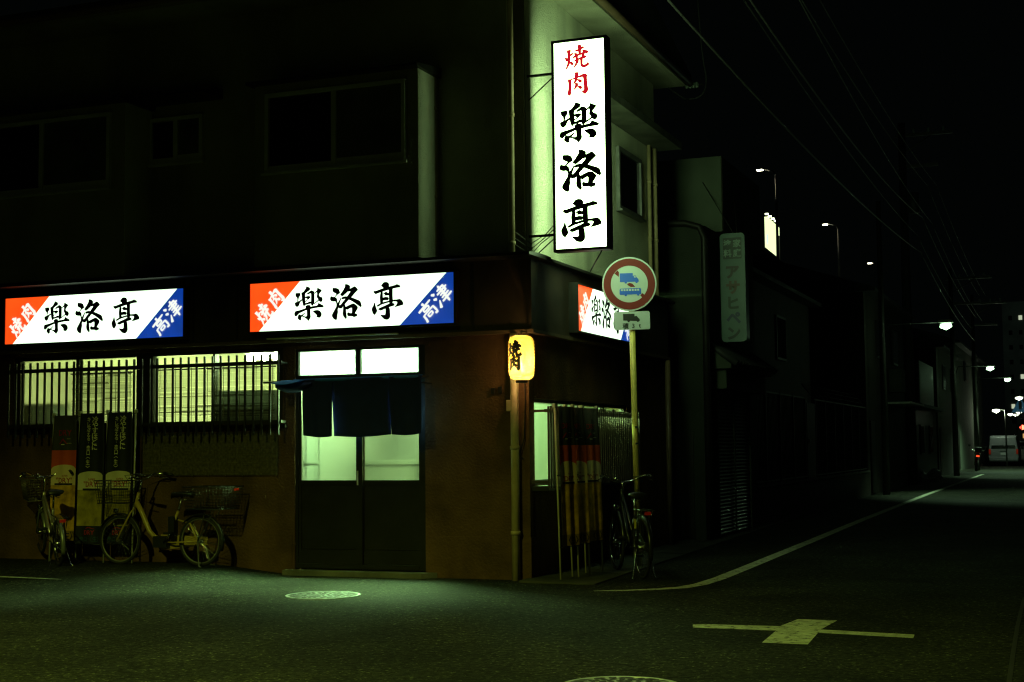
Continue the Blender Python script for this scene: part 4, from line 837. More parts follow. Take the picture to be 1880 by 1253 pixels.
def banner(name, label, style, W_, z0, z1, group, pole_m=alu):
    T = local(thing(name, label, 'banner', (0, 0, 0), group)); H_ = z1 - z0
    amp = .008
    def warp(x): return -.012 - amp * math.cos(x / W_ * 4 * PI)
    nx, nz = 16, 4; vs = []
    for j in range(nz + 1):
        for i in range(nx + 1):
            x = -W_ / 2 + W_ * i / nx; cut = 1
            vs.append((x * (0.9 if j == nz and i in (0, nx) else 1), warp(x), z0 + H_ * j / nz - (.02 if j == nz and i in (0, nx) else 0)))
    fs = [(j * (nx + 1) + i, j * (nx + 1) + i + 1, (j + 1) * (nx + 1) + i + 1, (j + 1) * (nx + 1) + i) for j in range(nz) for i in range(nx)]
    C_ = solid(MB().add(vs, fs, 0, True).build('cloth', black_cloth if style == 'black' else grey_cloth, T), .002)
    def strip(v0, v1, mm, nm, d=.003, u0=0, u1=1, dome=0.0):
        v_ = []; kx_ = 16
        for i in range(kx_ + 1):
            u = u0 + (u1 - u0) * i / kx_; x = -W_ / 2 + W_ * u
            v_.append((x, warp(x) - d, z0 + H_ * v0)); v_.append((x, warp(x) - d, z0 + H_ * (v1 + dome * (math.sqrt(max(0, 1 - (2 * (u - u0) / (u1 - u0) - 1) ** 2)) - 1))))
        return MB().add(v_, [(2 * i, 2 * i + 2, 2 * i + 3, 2 * i + 1) for i in range(kx_)], 0, True).build(nm, mm, T)
    def tx_(mb, s, u, v, size, bold=.01, sx=1.0, mi=0, d=.006): put_text(mb, s, lambda a_, b__: (-W_ / 2 + W_ * u + a_, warp(-W_ / 2 + W_ * u + a_) - d, z0 + H_ * v + b__), size, bold, mi, sx)
    if style == 'black':
        strip(.135, .41, beer_g, 'beer_print', .003, .03, .97)
        strip(.41, .552, foam_m, 'foam_print', .0035, .03, .97, .03)
        strip(.405, .421, print_k, 'label_bar', .005, .2, .86)
        strip(.0, .135, black_cloth, 'footer', .0035)
        m = MB()
        for k, ch in enumerate('冷やすほどに'): tx_(m, ch, .62, .95 - k * .0425, W_ * .215, .010)
        for k, ch in enumerate('キレ冴える、辛口〈生〉'):
            if ch in '〈〉': 
                sg = 1 if ch == '〈' else -1; v0 = .95 - k * .0365
                m.flat([(-.05, -.008 * sg), (0, .008 * sg), (.05, -.008 * sg), (.05, -.014 * sg), (0, .002 * sg), (-.05, -.014 * sg)], lambda a_, b__: (-W_ / 2 + W_ * .38 + a_ * .6, warp(-W_ / 2 + W_ * .38) - .006, z0 + H_ * v0 + b__))
            else: tx_(m, ch, .38, .95 - k * .0365 - (.0 if ch != '、' else -.004), W_ * .185 if ch != '、' else W_ * .12, .010)
        m.build('slogan_lettering', print_w, T)
        m = MB(); tx_(m, 'SUPER', .55, .49, W_ * .09, .006); tx_(m, '"DRY"', .53, .455, W_ * .23, .012); m.build('brand_lettering', print_r, T)
        m = MB(); tx_(m, 'DRY', .5, .085, W_ * .2, .01); m.flat([(-.06, 0), (-.03, .02), (0, .026), (.03, .016), (.09, 0), (.03, .008), (0, .016), (-.03, .01)], lambda a_, b__: (a_, warp(a_) - .006, z0 + H_ * .11 + b__)); m.build('footer_mark', print_r, T)
        m = MB(); tx_(m, '辛口〈生〉', .5, .035, W_ * .17, .012); m.build('footer_lettering', print_b, T)
    else:
        strip(.555, .72, red_cloth, 'red_band', .003)
        strip(.08, .44, beer_m, 'beer_print', .003)
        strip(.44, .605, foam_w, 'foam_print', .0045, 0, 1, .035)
        strip(.0, .08, mat('ochre_print', (0.3, .17, .015), .8, var=.1), 'footer', .003)
        m = MB(); tx_(m, 'DRY', .5, .86, W_ * .27, .01)
        m.flat([(-.062, -.022), (0, .045), (.062, -.022), (.045, -.022), (0, .022), (-.045, -.022)], lambda a_, b__: (a_ - .02, warp(a_) - .006, z0 + H_ * .785 + b__)); m.build('brand_mark', print_r, T)
        m = MB(); m.box(-.045, .005, warp(0) - .007, warp(0) - .006, z0 + H_ * .762, z0 + H_ * .768); m.box(.03, .1, warp(.06) - .008, warp(.06) - .007, z0 + H_ * .775, z0 + H_ * .777); m.box(.03, .08, warp(.06) - .008, warp(.06) - .007, z0 + H_ * .81, z0 + H_ * .812); m.build('small_print', print_w, T)
        m = MB(); tx_(m, 'SUPER', .55, .515, W_ * .08, .006); tx_(m, '"DRY"', .52, .48, W_ * .25, .012); m.build('brand_lettering', print_r, T)
        strip(.442, .456, print_k, 'label_bar', .007, .14, .86)
        m = MB(); tx_(m, '〈生〉', .66, .04, W_ * .3, .015); m.build('footer_lettering', print_k, T)
    for sx_ in (-1, 1): MB().tube([(sx_ * (W_ / 2 + .012), .012, 0), (sx_ * (W_ / 2 + .012), .012, z1 + .02)], .0105, 8).build('pole', pole_m, T)
    for zz in (z1 - .015, z0 - .01): MB().tube([(-W_ / 2 - .02, .0, zz), (W_ / 2 + .02, .0, zz)], .005, 6).build('cross_rod', black_plastic, T)
    for sx_ in (-1, 1):
        MB().box(sx_ * (W_ / 2 + .012) - .014, sx_ * (W_ / 2 + .012) + .014, -.004, .028, z1 - .01, z1 + .03).build('clip', alu, T); MB().box(sx_ * (W_ / 2 + .012) - .03, sx_ * (W_ / 2 + .012) + .03, -.012, -.006, z0 + H_ * .5, z0 + H_ * .508).build('tie', black_plastic, T)
    return T
BY = -.27
def bxz(p0, p1): a = FP(p0, 870, BY)[0]; b_ = FP(p1, 870, BY)[0]; return (a + b_) / 2, b_ - a
x, wd = bxz(93, 138); zt = FP(115, 763, BY)[1] - .095; zb_ = FP(115, 993, BY)[1] - .095
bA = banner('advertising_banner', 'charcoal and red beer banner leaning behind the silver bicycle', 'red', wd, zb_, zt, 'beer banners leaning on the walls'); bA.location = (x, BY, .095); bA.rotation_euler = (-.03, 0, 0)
x, wd = bxz(141, 189); bB = banner('advertising_banner', 'black beer banner with white writing right beside the charcoal and red one', 'black', wd, zb_ - .03, zt + .02, 'beer banners leaning on the walls'); bB.location = (x, BY, .095); bB.rotation_euler = (-.03, 0, 0)
x, wd = bxz(193, 240); bC = copy_tree(bB); bC['label'] = 'black beer banner with white writing behind the front basket of the yellow bicycle'; bC.location = (x, BY, .10)
y_a, _ = SP(1044, 900, .42)
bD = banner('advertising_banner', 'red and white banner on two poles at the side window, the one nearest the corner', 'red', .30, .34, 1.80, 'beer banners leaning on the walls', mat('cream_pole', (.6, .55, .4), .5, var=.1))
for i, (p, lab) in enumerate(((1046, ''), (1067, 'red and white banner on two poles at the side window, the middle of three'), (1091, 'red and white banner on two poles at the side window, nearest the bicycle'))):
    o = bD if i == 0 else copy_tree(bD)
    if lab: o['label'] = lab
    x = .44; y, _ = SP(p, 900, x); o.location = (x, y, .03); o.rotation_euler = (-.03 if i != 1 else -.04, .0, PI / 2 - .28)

# ================================================================== BICYCLES
silver = mat('silver_paint', (0.5, 0.46, 0.42), .3, metal=.6, var=.05); yellow = mat('mustard_paint', (0.42, 0.30, 0.06), .35, var=.06); blackp = mat('black_paint', (.012, .012, .013), .3, var=0)
redrefl = mat('red_reflector', (.7, .03, .01), .2, var=0); yel_refl = mat('yellow_tag', (.65, .55, .05), .4, var=0)
fender_m = mat('grey_fender', (.22, .24, .2), .35, metal=.5, var=.05)
def bicycle(label, R, wb, paint, style, loc, az, front_basket=None, rear_basket=False, fend=fender_m, steer=0.0, hb=1.05, saddle_h=.82, rim_m=None):
    T = local(thing('bicycle', label, 'bicycle', (0, 0, 0))); rim_m = rim_m or chrome
    def wheel(cx_):
        h = MB(); h.ring((cx_, 0, R), 1, R - .035, .011, 40, 6); h.tube([(cx_, -.05, R), (cx_, .05, R)], .022, 10)
        wl_ = h.build('wheel', rim_m, T)
        MB().ring((cx_, 0, R), 1, R - .017, .018, 40, 8).build('tyre', rubber, wl_)
        s = MB()
        for i in range(28):
            a = 2 * PI * i / 28; a2 = a + (.35 if i % 2 else -.35); sd = .028 if i % 4 < 2 else -.028
            s.tube([(cx_ + .02 * math.cos(a2), sd, R + .02 * math.sin(a2)), (cx_ + (R - .04) * math.cos(a), 0, R + (R - .04) * math.sin(a))], .0016, 4, caps=False)
        s.build('spokes', chrome, wl_)
    wheel(0); wheel(wb)
    def fender(cx_, a0, a1, nm='mudguard'):
        m_ = MB(); rr = R + .022; k_ = 18; vs = []
        for i in range(k_ + 1):
            a = math.radians(a0 + (a1 - a0) * i / k_)
            for y, d in ((-.026, -.012), (-.018, 0), (0, .005), (.018, 0), (.026, -.012)): vs.append((cx_ + (rr + d) * math.cos(a), y, R + (rr + d) * math.sin(a)))
        m_.add(vs, [(i * 5 + j, i * 5 + j + 1, (i + 1) * 5 + j + 1, (i + 1) * 5 + j) for i in range(k_) for j in range(4)], 0, True)
        for y in (-.045, .045): a = math.radians(a1 - 12 * (1 if a1 > a0 else -1)); m_.tube([(cx_, y, R), (cx_ + rr * math.cos(a), y * .5, R + rr * math.sin(a))], .003, 5)
        solid(m_.build(nm, fend, T), .002)
    fender(0, 40, 200); fender(wb, 30, 175)
    bb = Vector((wb * .42, 0, R - .02 if R > .28 else R + .03)); hd = Vector((wb - .62 * R - .03, 0, R * 2 + .12)); hdt = hd + Vector((-.05, 0, .12)); stp = Vector((bb.x - .16, 0, .62))
    fr_ = MB()
    if style == 'u':
        fr_.tube([hd + Vector((-.02, 0, .03)), hd + Vector((-.10, 0, -.10)), hd + Vector((-.2, 0, -.3)), Vector((bb.x + .16, 0, bb.z + .06)), bb], [.03, .03, .028, .028, .026], 10)
        fr_.tube([stp + Vector((0, 0, -.1)), stp + Vector((-.16, 0, -.14)), (.0, .05, R)], .011, 7); fr_.tube([stp + Vector((0, 0, -.1)), stp + Vector((-.16, 0, -.14)), (.0, -.05, R)], .011, 7)
    else:
        fr_.tube([hd + Vector((-.015, 0, .02)), hd.lerp(bb, .45) + Vector((-.03, 0, -.07)), bb], .02, 9)
        fr_.tube([hdt + Vector((0, 0, -.03)), hd.lerp(stp, .5) + Vector((-.04, 0, -.08)), stp + Vector((.04, 0, -.2))], .016, 9)
        for s_ in (-1, 1): fr_.tube([stp + Vector((-.01, 0, -.06)), (0, .05 * s_, R)], .008, 6)
    fr_.tube([bb, stp], .017, 9)
    for s_ in (-1, 1): fr_.tube([bb, (bb.x - .12, .04 * s_, bb.z), (0, .052 * s_, R)], .010, 7)
    fr_.tube([hd + Vector((.0, 0, -.03)), hdt + Vector((0, 0, .02))], .02, 9)
    fr_.build('frame', paint, T)
    fk = MB()
    for s_ in (-1, 1): fk.tube([hd + Vector((.01, 0, -.04)), hd + Vector((.03, .045 * s_, -.09)), hd.lerp(Vector((wb, 0, R)), .7) + Vector((0, .05 * s_, 0)), (wb, .052 * s_, R)], .011, 7)
    fk.build('fork', paint if style == 'u' else fend, T)
    sp_ = MB(); sp_.tube([stp + Vector((.01, 0, -.03)), stp + Vector((-.05, 0, saddle_h - .64))], .012, 8); sp_.build('seat_post', chrome, T)
    sc = stp + Vector((-.055, 0, saddle_h - .62)); m_ = MB(); rows = [(-.13, .075, .0), (-.1, .1, .02), (-.02, .09, .015), (.06, .05, .012), (.13, .03, .005), (.15, .015, -.01)]; vs = []
    for x, hw, dz2 in rows:
        for j in range(9): a = PI * j / 8; vs.append((sc.x + x, math.cos(a) * hw, sc.z + dz2 + math.sin(a) * .03))
        vs.append((sc.x + x, 0, sc.z + dz2 - .035))
    m_.add(vs, [(i * 10 + j, (i + 1) * 10 + j, (i + 1) * 10 + (j + 1) % 10, i * 10 + (j + 1) % 10) for i in range(5) for j in range(10)] + [tuple(range(10)), tuple(range(59, 49, -1))], 0, True); m_.build('saddle', black_plastic, T)
    m_ = MB()
    for s_ in (-1, 1): m_.tube([Vector((sc.x - .1, s_ * .04, sc.z - .045)), (sc.x, s_ * .03, sc.z - .055), (sc.x + .1, s_ * .02, sc.z - .02)], .004, 5)
    for s_ in (-1, 1): m_.ring((sc.x - .08, s_ * .05, sc.z - .03), 2, .014, .003, 10, 4)
    m_.build('saddle_spring', chrome, T)
    hb_ = MB(); top = Vector((hdt.x - .04, 0, hb - .08)); hb_.tube([hdt, top], .013, 8)
    def rotz(p): 
        d_ = Vector(p) - top; return top + Vector((d_.x * math.cos(steer) - d_.y * math.sin(steer), d_.x * math.sin(steer) + d_.y * math.cos(steer), d_.z))
    bar_pts = [rotz(top + Vector(p)) for p in ((-.22, .27, .06), (-.12, .27, .075), (-.01, .22, .07), (.03, .10, .01), (.02, 0, 0), (.03, -.10, .01), (-.01, -.22, .07), (-.12, -.27, .075), (-.22, -.27, .06))]
    hb_.tube(bar_pts, .011, 8); HB = hb_.build('handlebar', chrome, T)
    for s_ in (-1, 1):
        MB().tube([rotz(top + Vector((-.235, .27 * s_, .057))), rotz(top + Vector((-.11, .27 * s_, .076)))], .017, 8).build('grip', black_plastic, HB)
        MB().tube([rotz(top + Vector((-.06, .255 * s_, .06))), rotz(top + Vector((-.03, .29 * s_, .03))), rotz(top + Vector((-.15, .31 * s_, .02)))], .005, 6).build('brake_lever', chrome, HB)
    cbl = MB()
    for s_ in (-1, 1): cbl.tube([rotz(top + Vector((-.04, .24 * s_, .07))), rotz(top + Vector((.13, .15 * s_, .06))), rotz(top + Vector((.12, .03 * s_, -.06))), hd + Vector((.03, .01 * s_, 0))], .003, 5)
    cbl.build('brake_cable', black_plastic, T)
    MB().lathe(tuple(rotz(top + Vector((0, .08, .03)))), [(.0, .026), (.018, .02), (.024, 0), (0, 0)], 12).build('bell', chrome, HB)
    ck = MB(); ck.ring((bb.x, -.045, bb.z), 1, .075, .006, 24, 5); ck.tube([(bb.x, -.06, bb.z), (bb.x + .11, -.065, bb.z - .11)], .009, 6); ck.tube([(bb.x, .06, bb.z), (bb.x - .11, .065, bb.z + .11)], .009, 6); CK = ck.build('crank', chrome, T)
    for p in ((bb.x + .11, -.115, bb.z - .11), (bb.x - .11, .115, bb.z + .11)): MB().box(p[0] - .04, p[0] + .04, p[1] - .045, p[1] + .045, p[2] - .012, p[2] + .012).build('pedal', black_plastic, CK)
    MB().prism([(-.06, R - .045), (bb.x + .09, bb.z - .09), (bb.x + .1, bb.z + .085), (-.06, R + .045)], 1, -.055, -.035).build('chain_case', black_plastic if style != 'u' else paint, T)
    rk = MB(); zr = R * 2 + .07
    for s_ in (-1, 1): rk.tube([(.14, .05 * s_, zr), (-.28, .06 * s_, zr)], .006, 6); rk.tube([(0, .06 * s_, R), (-.1, .06 * s_, zr)], .006, 6); rk.tube([(0, .06 * s_, R), (-.22, .06 * s_, zr)], .005, 6)
    for x in (.05, -.05, -.15, -.25): rk.tube([(x, -.06, zr), (x, .06, zr)], .005, 6)
    rk.build('rear_rack', black_plastic if style != 'u' else fend, T)
    MB().box(-.25, -.235, -.035, .035, zr - .05, zr - .015).build('reflector', redrefl, T) if not rear_basket else None
    ks = MB()
    for s_ in (-1, 1): ks.tube([(0, .06 * s_, R), (-.06, .12 * s_, .012), (-.1, .14 * s_, .006)], .008, 6)
    ks.build('stand', chrome if style != 'u' else galv, T)
    MB().lathe((wb + .06, 0, R * 2 + .02), [(0, 0), (.03, .01), (.035, .05), (0, .06)], 14).build('headlamp', chrome, T)
    def basket(x0, x1, z0, z1, hw, nm, m, tp=.03, nxr=9):
        q = MB(); lv = 8
        for k_ in range(lv + 1):
            f_ = k_ / lv; e_ = tp * f_; z = z0 + (z1 - z0) * f_; r_ = .007 if k_ in (0, lv) else .003
            q.tube([(x0 - e_, -hw - e_, z), (x1 + e_, -hw - e_, z), (x1 + e_, hw + e_, z), (x0 - e_, hw + e_, z)], r_, 5, closed=True)
        for k_ in range(nxr + 1):
            f_ = k_ / nxr; x = x0 + (x1 - x0) * f_; y = -hw + 2 * hw * f_
            for s_ in (-1, 1):
                q.tube([(x, s_ * hw, z0), (x0 - tp + (x1 - x0 + 2 * tp) * f_, s_ * (hw + tp), z1)], .003, 4); xx = x0 if s_ < 0 else x1
                q.tube([(xx, y, z0), (xx + s_ * tp, -hw - tp + 2 * (hw + tp) * f_, z1)], .003, 4)
            q.tube([(x, -hw, z0), (x, hw, z0)], .003, 4)
        return q.build(nm, m, T)
    if front_basket: basket(wb - .1, wb + .2, R * 2 + .14, R * 2 + .40, .16, 'front_basket', front_basket)
    if rear_basket:
        basket(-.40, .08, zr + .012, zr + .26, .17, 'rear_basket', black_plastic, .035, 12)
        MB().box(-.45, -.438, -.09, .0, zr + .215, zr + .24).build('reflector', redrefl, T)
        MB().box(bb.x - .13, bb.x - .05, -.04, .04, .34, .56).build('battery', black_plastic, T)
        MB().box(bb.x - .03, bb.x + .15, -.05, .05, bb.z - .06, bb.z + .07).build('motor', black_plastic, T)
    else:
        MB().box(.0, .03, .06, .075, R + .2, R + .3).build('tag', yel_refl, T) if style == 'black' else None
    T.location = loc; T.rotation_euler = (0, 0, az); return T
A = bicycle('silver small wheeled bicycle parked rear end out at the left banner', .255, 1.0, silver, 'std', (-5.55, -.72, .096), math.radians(141), mat('wire_basket', (.2, .17, .15), .4, metal=.5, var=.1), hb=1.03, saddle_h=.82)
A.rotation_euler = (math.radians(-3), math.radians(-5), math.radians(141))
MBx = bicycle('mustard yellow electric bicycle with a big rear basket parked along the front wall', .285, 1.10, yellow, 'u', (-3.86, -.38, .095), PI, black_plastic, True, black_plastic, hb=1.05, saddle_h=.80, rim_m=galv)
Cb = bicycle('black city bicycle standing in front of the traffic sign pole', .33, 1.08, blackp, 'black', (1.1, .42, .004), math.radians(122), None, False, blackp, hb=1.08, saddle_h=.86)

# ================================================================== NEIGHBOURS ALONG THE SIDE STREET
dim_wall = mat('grey_render', (0.075, 0.09, 0.065), .9, var=.15, vs=1.5, bump=.2, bs=50, stains=(1.2, .6)); brick_d = mat('brown_siding', (0.035, 0.028, 0.02), .8, var=.2, vs=3)
AN = thing('narrow_annex', 'narrow grey annex with a dark bent trim pipe just past the restaurant', 'building', (-1, 5.6, 0))
ay = 6.5; ax1 = FP(1290, 430, ay)[0]; az1 = FP(1287, 414, ay)[1]
MB().box(-3, ax1, ay, ay + .25, 0, az1).build('wall', mat('dark_render', (.035, .042, .03), .9, var=.3, vs=1.2, bump=.2, bs=50, stains=(1.2, .6)), AN)
MB().tube([(-3, ay - .04, az1 + .22), (ax1 - .25, ay - .04, az1 + .04), (ax1 - .04, ay - .04, az1 - .03), (ax1 + .03, ay - .04, az1 - .2), (ax1 + .03, ay - .04, 0.02)], .05, 10).build('trim_pipe', dark_metal, AN)
mm_ = MB().box(ax1 - .85, ax1 - .5, ay - .3, ay - .002, 1.9, 2.5); mm_.build('air_conditioner', dim_wall, AN, bevel=.01)
MB().box(ax1 - .62, ax1 - .2, ay - .03, ay - .001, .05, 1.6).build('low_door', dark_metal, AN)

SB = thing('shutter_shop', 'small shop with a closed roller shutter and a grey box upper storey', 'building', (0.3, 7, 0))
sx1 = .34
MB().box(-4, sx1 - .05, 6.95, 7.12, 0, 2.9).build('front_wall', dim_wall, SB)
MB().box(-4, .2, 7.13, 10.6, 0, 4.78).build('wall', brick_d, SB)
uy = 7.87; MB().box(-4, .30, uy, 10.75, 4.79, 6.0).build('upper_box', mat('pale_green_render', (.17, .2, .15), .9, var=.15, vs=1.2, stains=(1.2, .6)), SB)
MB().box(.302, .318, uy + .01, 10.74, 4.8, 5.99).build('side_cladding', brick_d, SB)
# lintel box, tiled pent roof, shutter
MB().box(.05, .52, 7.0, 9.9, 2.26, 2.55).build('shutter_box', dim_wall, SB)
MB().prism([(.06, 2.56), (.06, 3.05), (.62, 2.62), (.62, 2.56)], 1, 6.9, 10.0).build('pent_wall', dim_wall, SB)
pr = MB()
for i in range(16):
    y = 6.86 + i * .2; pr.tube([(.05, y + .1, 3.09), (.7, y + .1, 2.63)], .055, 6)
pr.build('tile_roof', tile_m, SB)
sh = MB(); z = .04
while z < 2.24:
    sh.add([(.31, 7.12, z), (.31, 9.35, z), (.335, 9.35, z + .022), (.335, 7.12, z + .022), (.31, 9.35, z + .05), (.31, 7.12, z + .05)], [(0, 1, 2, 3), (3, 2, 4, 5)]); z += .055
sh.build('roller_shutter', mat('shutter_steel', (.22, .22, .2), .42, metal=.5, var=.25, vs=5), SB)
m = MB(); m.box(.3, .36, 7.06, 7.115, 0, 2.25); m.box(.3, .36, 9.36, 9.43, 0, 2.25); m.box(.337, .355, 8.2, 8.26, 0.03, 2.25); m.build('shutter_rail', dim_wall, SB)
MB().tube([(.02, 6.9, 2.95), (.1, 6.9, 2.7), (.14, 6.9, 2.35), (.3, 6.92, 2.3), (.33, 6.9, 2.55)], .008, 5).build('cable', wire_m, SB)
# wall sign
sgy = 7.3; a = FP(1321, 430, sgy); b_ = FP(1371, 627, sgy)
WS = thing('wall_sign', 'unlit pale green upright sign box with paint shop lettering above the shutter', 'sign', (a[0], sgy, b_[1]))
sx0, sx1_, sz0, sz1 = a[0], b_[0], b_[1], a[1]
MB().prism(rrect(sx0, sx1_, sz0, sz1, .06), 1, sgy, sgy + .22).build('box', mat('pale_green_acrylic', (.085, .17, .155), .35, var=.1), WS)
m = MB(); sw_ = sx1_ - sx0; cxm = (sx0 + sx1_) / 2
m.prism(rrect(sx0 + .05, sx1_ - .05, sz1 - .40, sz1 - .07, .01), 1, sgy - .004, sgy - .001); m.build('name_board', mat('dark_green_print', (.012, .03, .026), .4, var=.1), WS)
m = MB()
for ch, dx0, dz0 in (('家', .24, .16), ('庭', .24, .31), ('塗', -.24, .16), ('料', -.24, .31)): put_text(m, ch, lambda u, v, dx0=dx0, dz0=dz0: (cxm + dx0 * sw_ * .8 + u, sgy - .006, sz1 - dz0 + v), sw_ * .33, .02)
m.build('small_lettering', mat('mint_print', (.32, .45, .4), .4, var=0), WS)
cols = [mat('maroon_letter', (.03, .012, .014), .4, var=0), mat('ochre_letter', (.10, .04, .02), .4, var=0), mat('forest_letter', (.006, .03, .016), .4, var=0), mat('navy_letter', (.006, .02, .09), .4, var=0), mat('slate_letter', (.015, .03, .03), .4, var=0)]
m = MB(); hgt = (sz1 - sz0 - .5) / 5
for i, ch in enumerate('アサヒペン'): put_text(m, ch, lambda u, v, i=i: (cxm + u, sgy - .005, sz1 - .5 - hgt * (i + .45) + v), hgt * .95, .045, i)
m.build('large_lettering', cols, WS)
for zz in (sz0 + .3, sz1 - .34): MB().box(sx0 + .02, sx0 + .06, sgy + .221, 7.86, zz, zz + .04).build('bracket', dark_metal, WS)
MB().tube([(sx0 + .2, sgy + .11, sz1), (.0, 7.86, 5.6)], .006, 5).build('stay_wire', dark_metal, WS); MB().tube([(sx0 + .25, sgy + .11, sz1), (.31, 8.6, 5.75)], .006, 5).build('stay_wire', dark_metal, WS)

# fenced yard, low wall with rails
FW = thing('yard_wall', 'low dark concrete wall carrying a railing along the side street', 'wall', (.1, 10.7, 0))
MB().box(-.05, .1, 10.75, 25.75, 0, .64).build('wall_body', brick_d, FW)
m = MB(); m.box(-.07, .12, 10.76, 25.74, .641, .68); m.build('coping', concrete, FW)
def railing(y0, y1, label, barb):
    T = thing('metal_railing', label, 'railing', (.03, y0, .68), 'railings on the low yard wall')
    m = MB(); m.box(.01, .045, y0, y1, .72, .745); m.box(.01, .045, y0, y1, 2.38, 2.41); m.build('rail', galv, T)
    n_ = max(2, int((y1 - y0) / 1.2))
    for i in range(n_ + 1):
        y = y0 + .03 + (y1 - y0 - .06) * i / n_; p = MB().box(.005, .05, y - .025, y + .025, .681, 2.42)
        if barb: p.tube([(.027, y, 2.4), (-.25, y, 2.75)], .014, 6)
        p.build('post', dark_metal, T)
    m = MB(); y = y0 + .1
    while y < y1: m.box(.02, .034, y - .006, y + .006, .746, 2.379); y += .12
    m.build('bars', dark_metal, T)
    if barb:
        m = MB()
        for f_ in (.35, .7, 1): m.tube([(.027 - .277 * f_, y0, 2.4 + .35 * f_), (.027 - .277 * f_, y1, 2.4 + .35 * f_)], .004, 4)
        m.build('barbed_wire', galv, T)
railing(10.8, 16.4, 'dark upright railing on the yard wall beside the shutter shop', False)
railing(17.6, 25.7, 'dark upright railing topped with slanted barbed wire arms', True)
GT = thing('yard_gate', 'dark narrow gate with a pale latch between the two railings', 'gate', (.03, 17, 0))
MB().box(.0, .05, 16.5, 17.5, .681, 2.3).build('gate_leaf', dark_metal, GT); MB().box(.051, .08, 16.6, 16.75, 1.45, 1.52).build('latch', alu, GT)

def house(name, label, x1, y0, y1, h_, wm, extra=None, depth=6):
    T = thing(name, label, 'building', (x1, y0, 0))
    MB().box(x1 - depth, x1, y0, y1, 0, h_).build('wall', wm, T)
    r = MB().prism([(x1 - depth - .3, h_ + .001), (x1 + .35, h_ + .001), (x1 + .35, h_ + .1), (x1 - depth / 2, h_ + 1.2), (x1 - depth - .3, h_ + .1)], 1, y0 - .2, y1 + .2); r.build('roof', tile_m, T)
    for y in (y0 + (y1 - y0) * .3, y0 + (y1 - y0) * .7):
        w_ = MB().box(x1 + .001, x1 + .05, y - .6, y + .6, h_ - 1.7, h_ - .6).build('window', dark_metal, T); MB().box(x1 + .051, x1 + .056, y - .54, y + .54, h_ - 1.64, h_ - .66).build('pane', dark_glass, w_)
    MB().box(x1 + .001, x1 + .04, y0 + .5, y0 + 1.4, .05, 2.05).build('door', dark_metal, T)
    return T
house('timber_house', 'dark two storey house set back behind the barbed wire railing', -1.4, 11.2, 25.5, 5.2, brick_d)
H2 = house('old_house', 'dark roadside house with a thin pale awning just before the big utility pole', .05, 25.8, 35.5, 5.6, brick_d)
MB().box(.06, .75, 30.5, 34.5, 2.62, 2.68).build('awning', alu, H2); MB().box(.06, .45, 31.0, 31.9, 3.0, 3.7).build('air_conditioner', dim_wall, H2)
H3 = house('low_garage', 'dark garage with a pale mesh board on its upper face past the big utility pole', .0, 38.2, 47.0, 2.7, dark_metal)
mesh_m = mat('mesh_board', (.5, .5, .45), .6, var=.5, vs=26, bump=.4, bs=30)
y0p, zt0 = SP(1687, 655, .1); y1p, zb1 = SP(1715, 748, .1)
PN = thing('mesh_board', 'pale speckled mesh panel catching lamp light above the garage', 'board', (.1, y0p, 2.7))
MB().box(.07, .1, y0p, y1p, 2.75, 4.45).build('panel', mesh_m, PN); MB().box(.0, .069, y0p + .1, y1p - .1, 2.70, 4.4).build('backing_frame', dark_metal, PN)
house('row_house', 'dark row house behind the second street lamp', -.1, 49, 60, 5.5, brick_d)
house('row_house', 'dark row house beside the parked motorcycle and van', -.3, 61.5, 84, 6.5, dim_wall)
# right side of the far street
house('far_house', 'dark house far down on the right side of the street', 13.5, 95, 130, 7, brick_d)

# viaduct with tall lamps, billboard
VD = thing('elevated_road', 'dark elevated road running behind the houses on the left', 'viaduct', (-13, 60, 0))
MB().box(-16, -9.5, 45, 160, 9.6, 10.6).build('deck', dim_wall, VD); MB().box(-9.6, -9.4, 45, 160, 10.61, 11.5).build('parapet', dim_wall, VD)
for y in (52, 76, 100, 124, 148): MB().box(-13.8, -12.2, y - .8, y + .8, 0, 9.59).build('pier', dim_wall, VD)
hwy = glow('highway_led', (1, .95, .62), 25, False)
for i, (px, py, lab) in enumerate(((1395, 313, 'tall lamp on the elevated road nearest the billboard'), (1515, 413, 'tall lamp on the elevated road in the middle of the three'), (1597, 484, 'tall lamp on the elevated road farthest away'))):
    p = at(px, py, 0, -10.8); T = thing('highway_lamp', lab, 'street lamp', (p.x + .9, p.y, 10.61), 'tall lamps along the elevated road')
    MB().tube([(p.x + .9, p.y, 10.61), (p.x + .9, p.y, p.z - .35)], [.09, .06], 8).build('pole', galv, T)
    MB().tube([(p.x + .9, p.y, p.z - .35), (p.x + .75, p.y, p.z - .1), (p.x + .3, p.y, p.z)], .045, 6).build('arm', galv, T)
    MB().box(p.x - .22, p.x + .3, p.y - .12, p.y + .12, p.z + .03, p.z + .1).build('head', galv, T); MB().box(p.x - .16, p.x + .16, p.y - .1, p.y + .1, p.z - .02, p.z + .03).build('lens', hwy, T)
bp0 = at(1409, 398, 1, 76.5); bp1 = at(1432, 466, 1, 80)
BB = thing('billboard', 'bright self-glowing billboard seen edge on behind the first tall lamp', 'billboard', (bp0.x, 78, bp1.z))
bb_m = mat('glowing_billboard_print', (.8, .8, .5), .6, var=.3, vs=1.5, emit=(.85, 1, .5), es=1.3)  # print glows by itself in place of floodlight falling on it
m = MB(); m.add([(bp0.x, 76.5, bp1.z), (bp1.x, 80, bp1.z - .2), (bp1.x, 80, bp0.z - .25), (bp0.x, 76.5, bp0.z)], [(0, 1, 2, 3)]); o = m.build('panel', bb_m, BB); solid(o, .2)
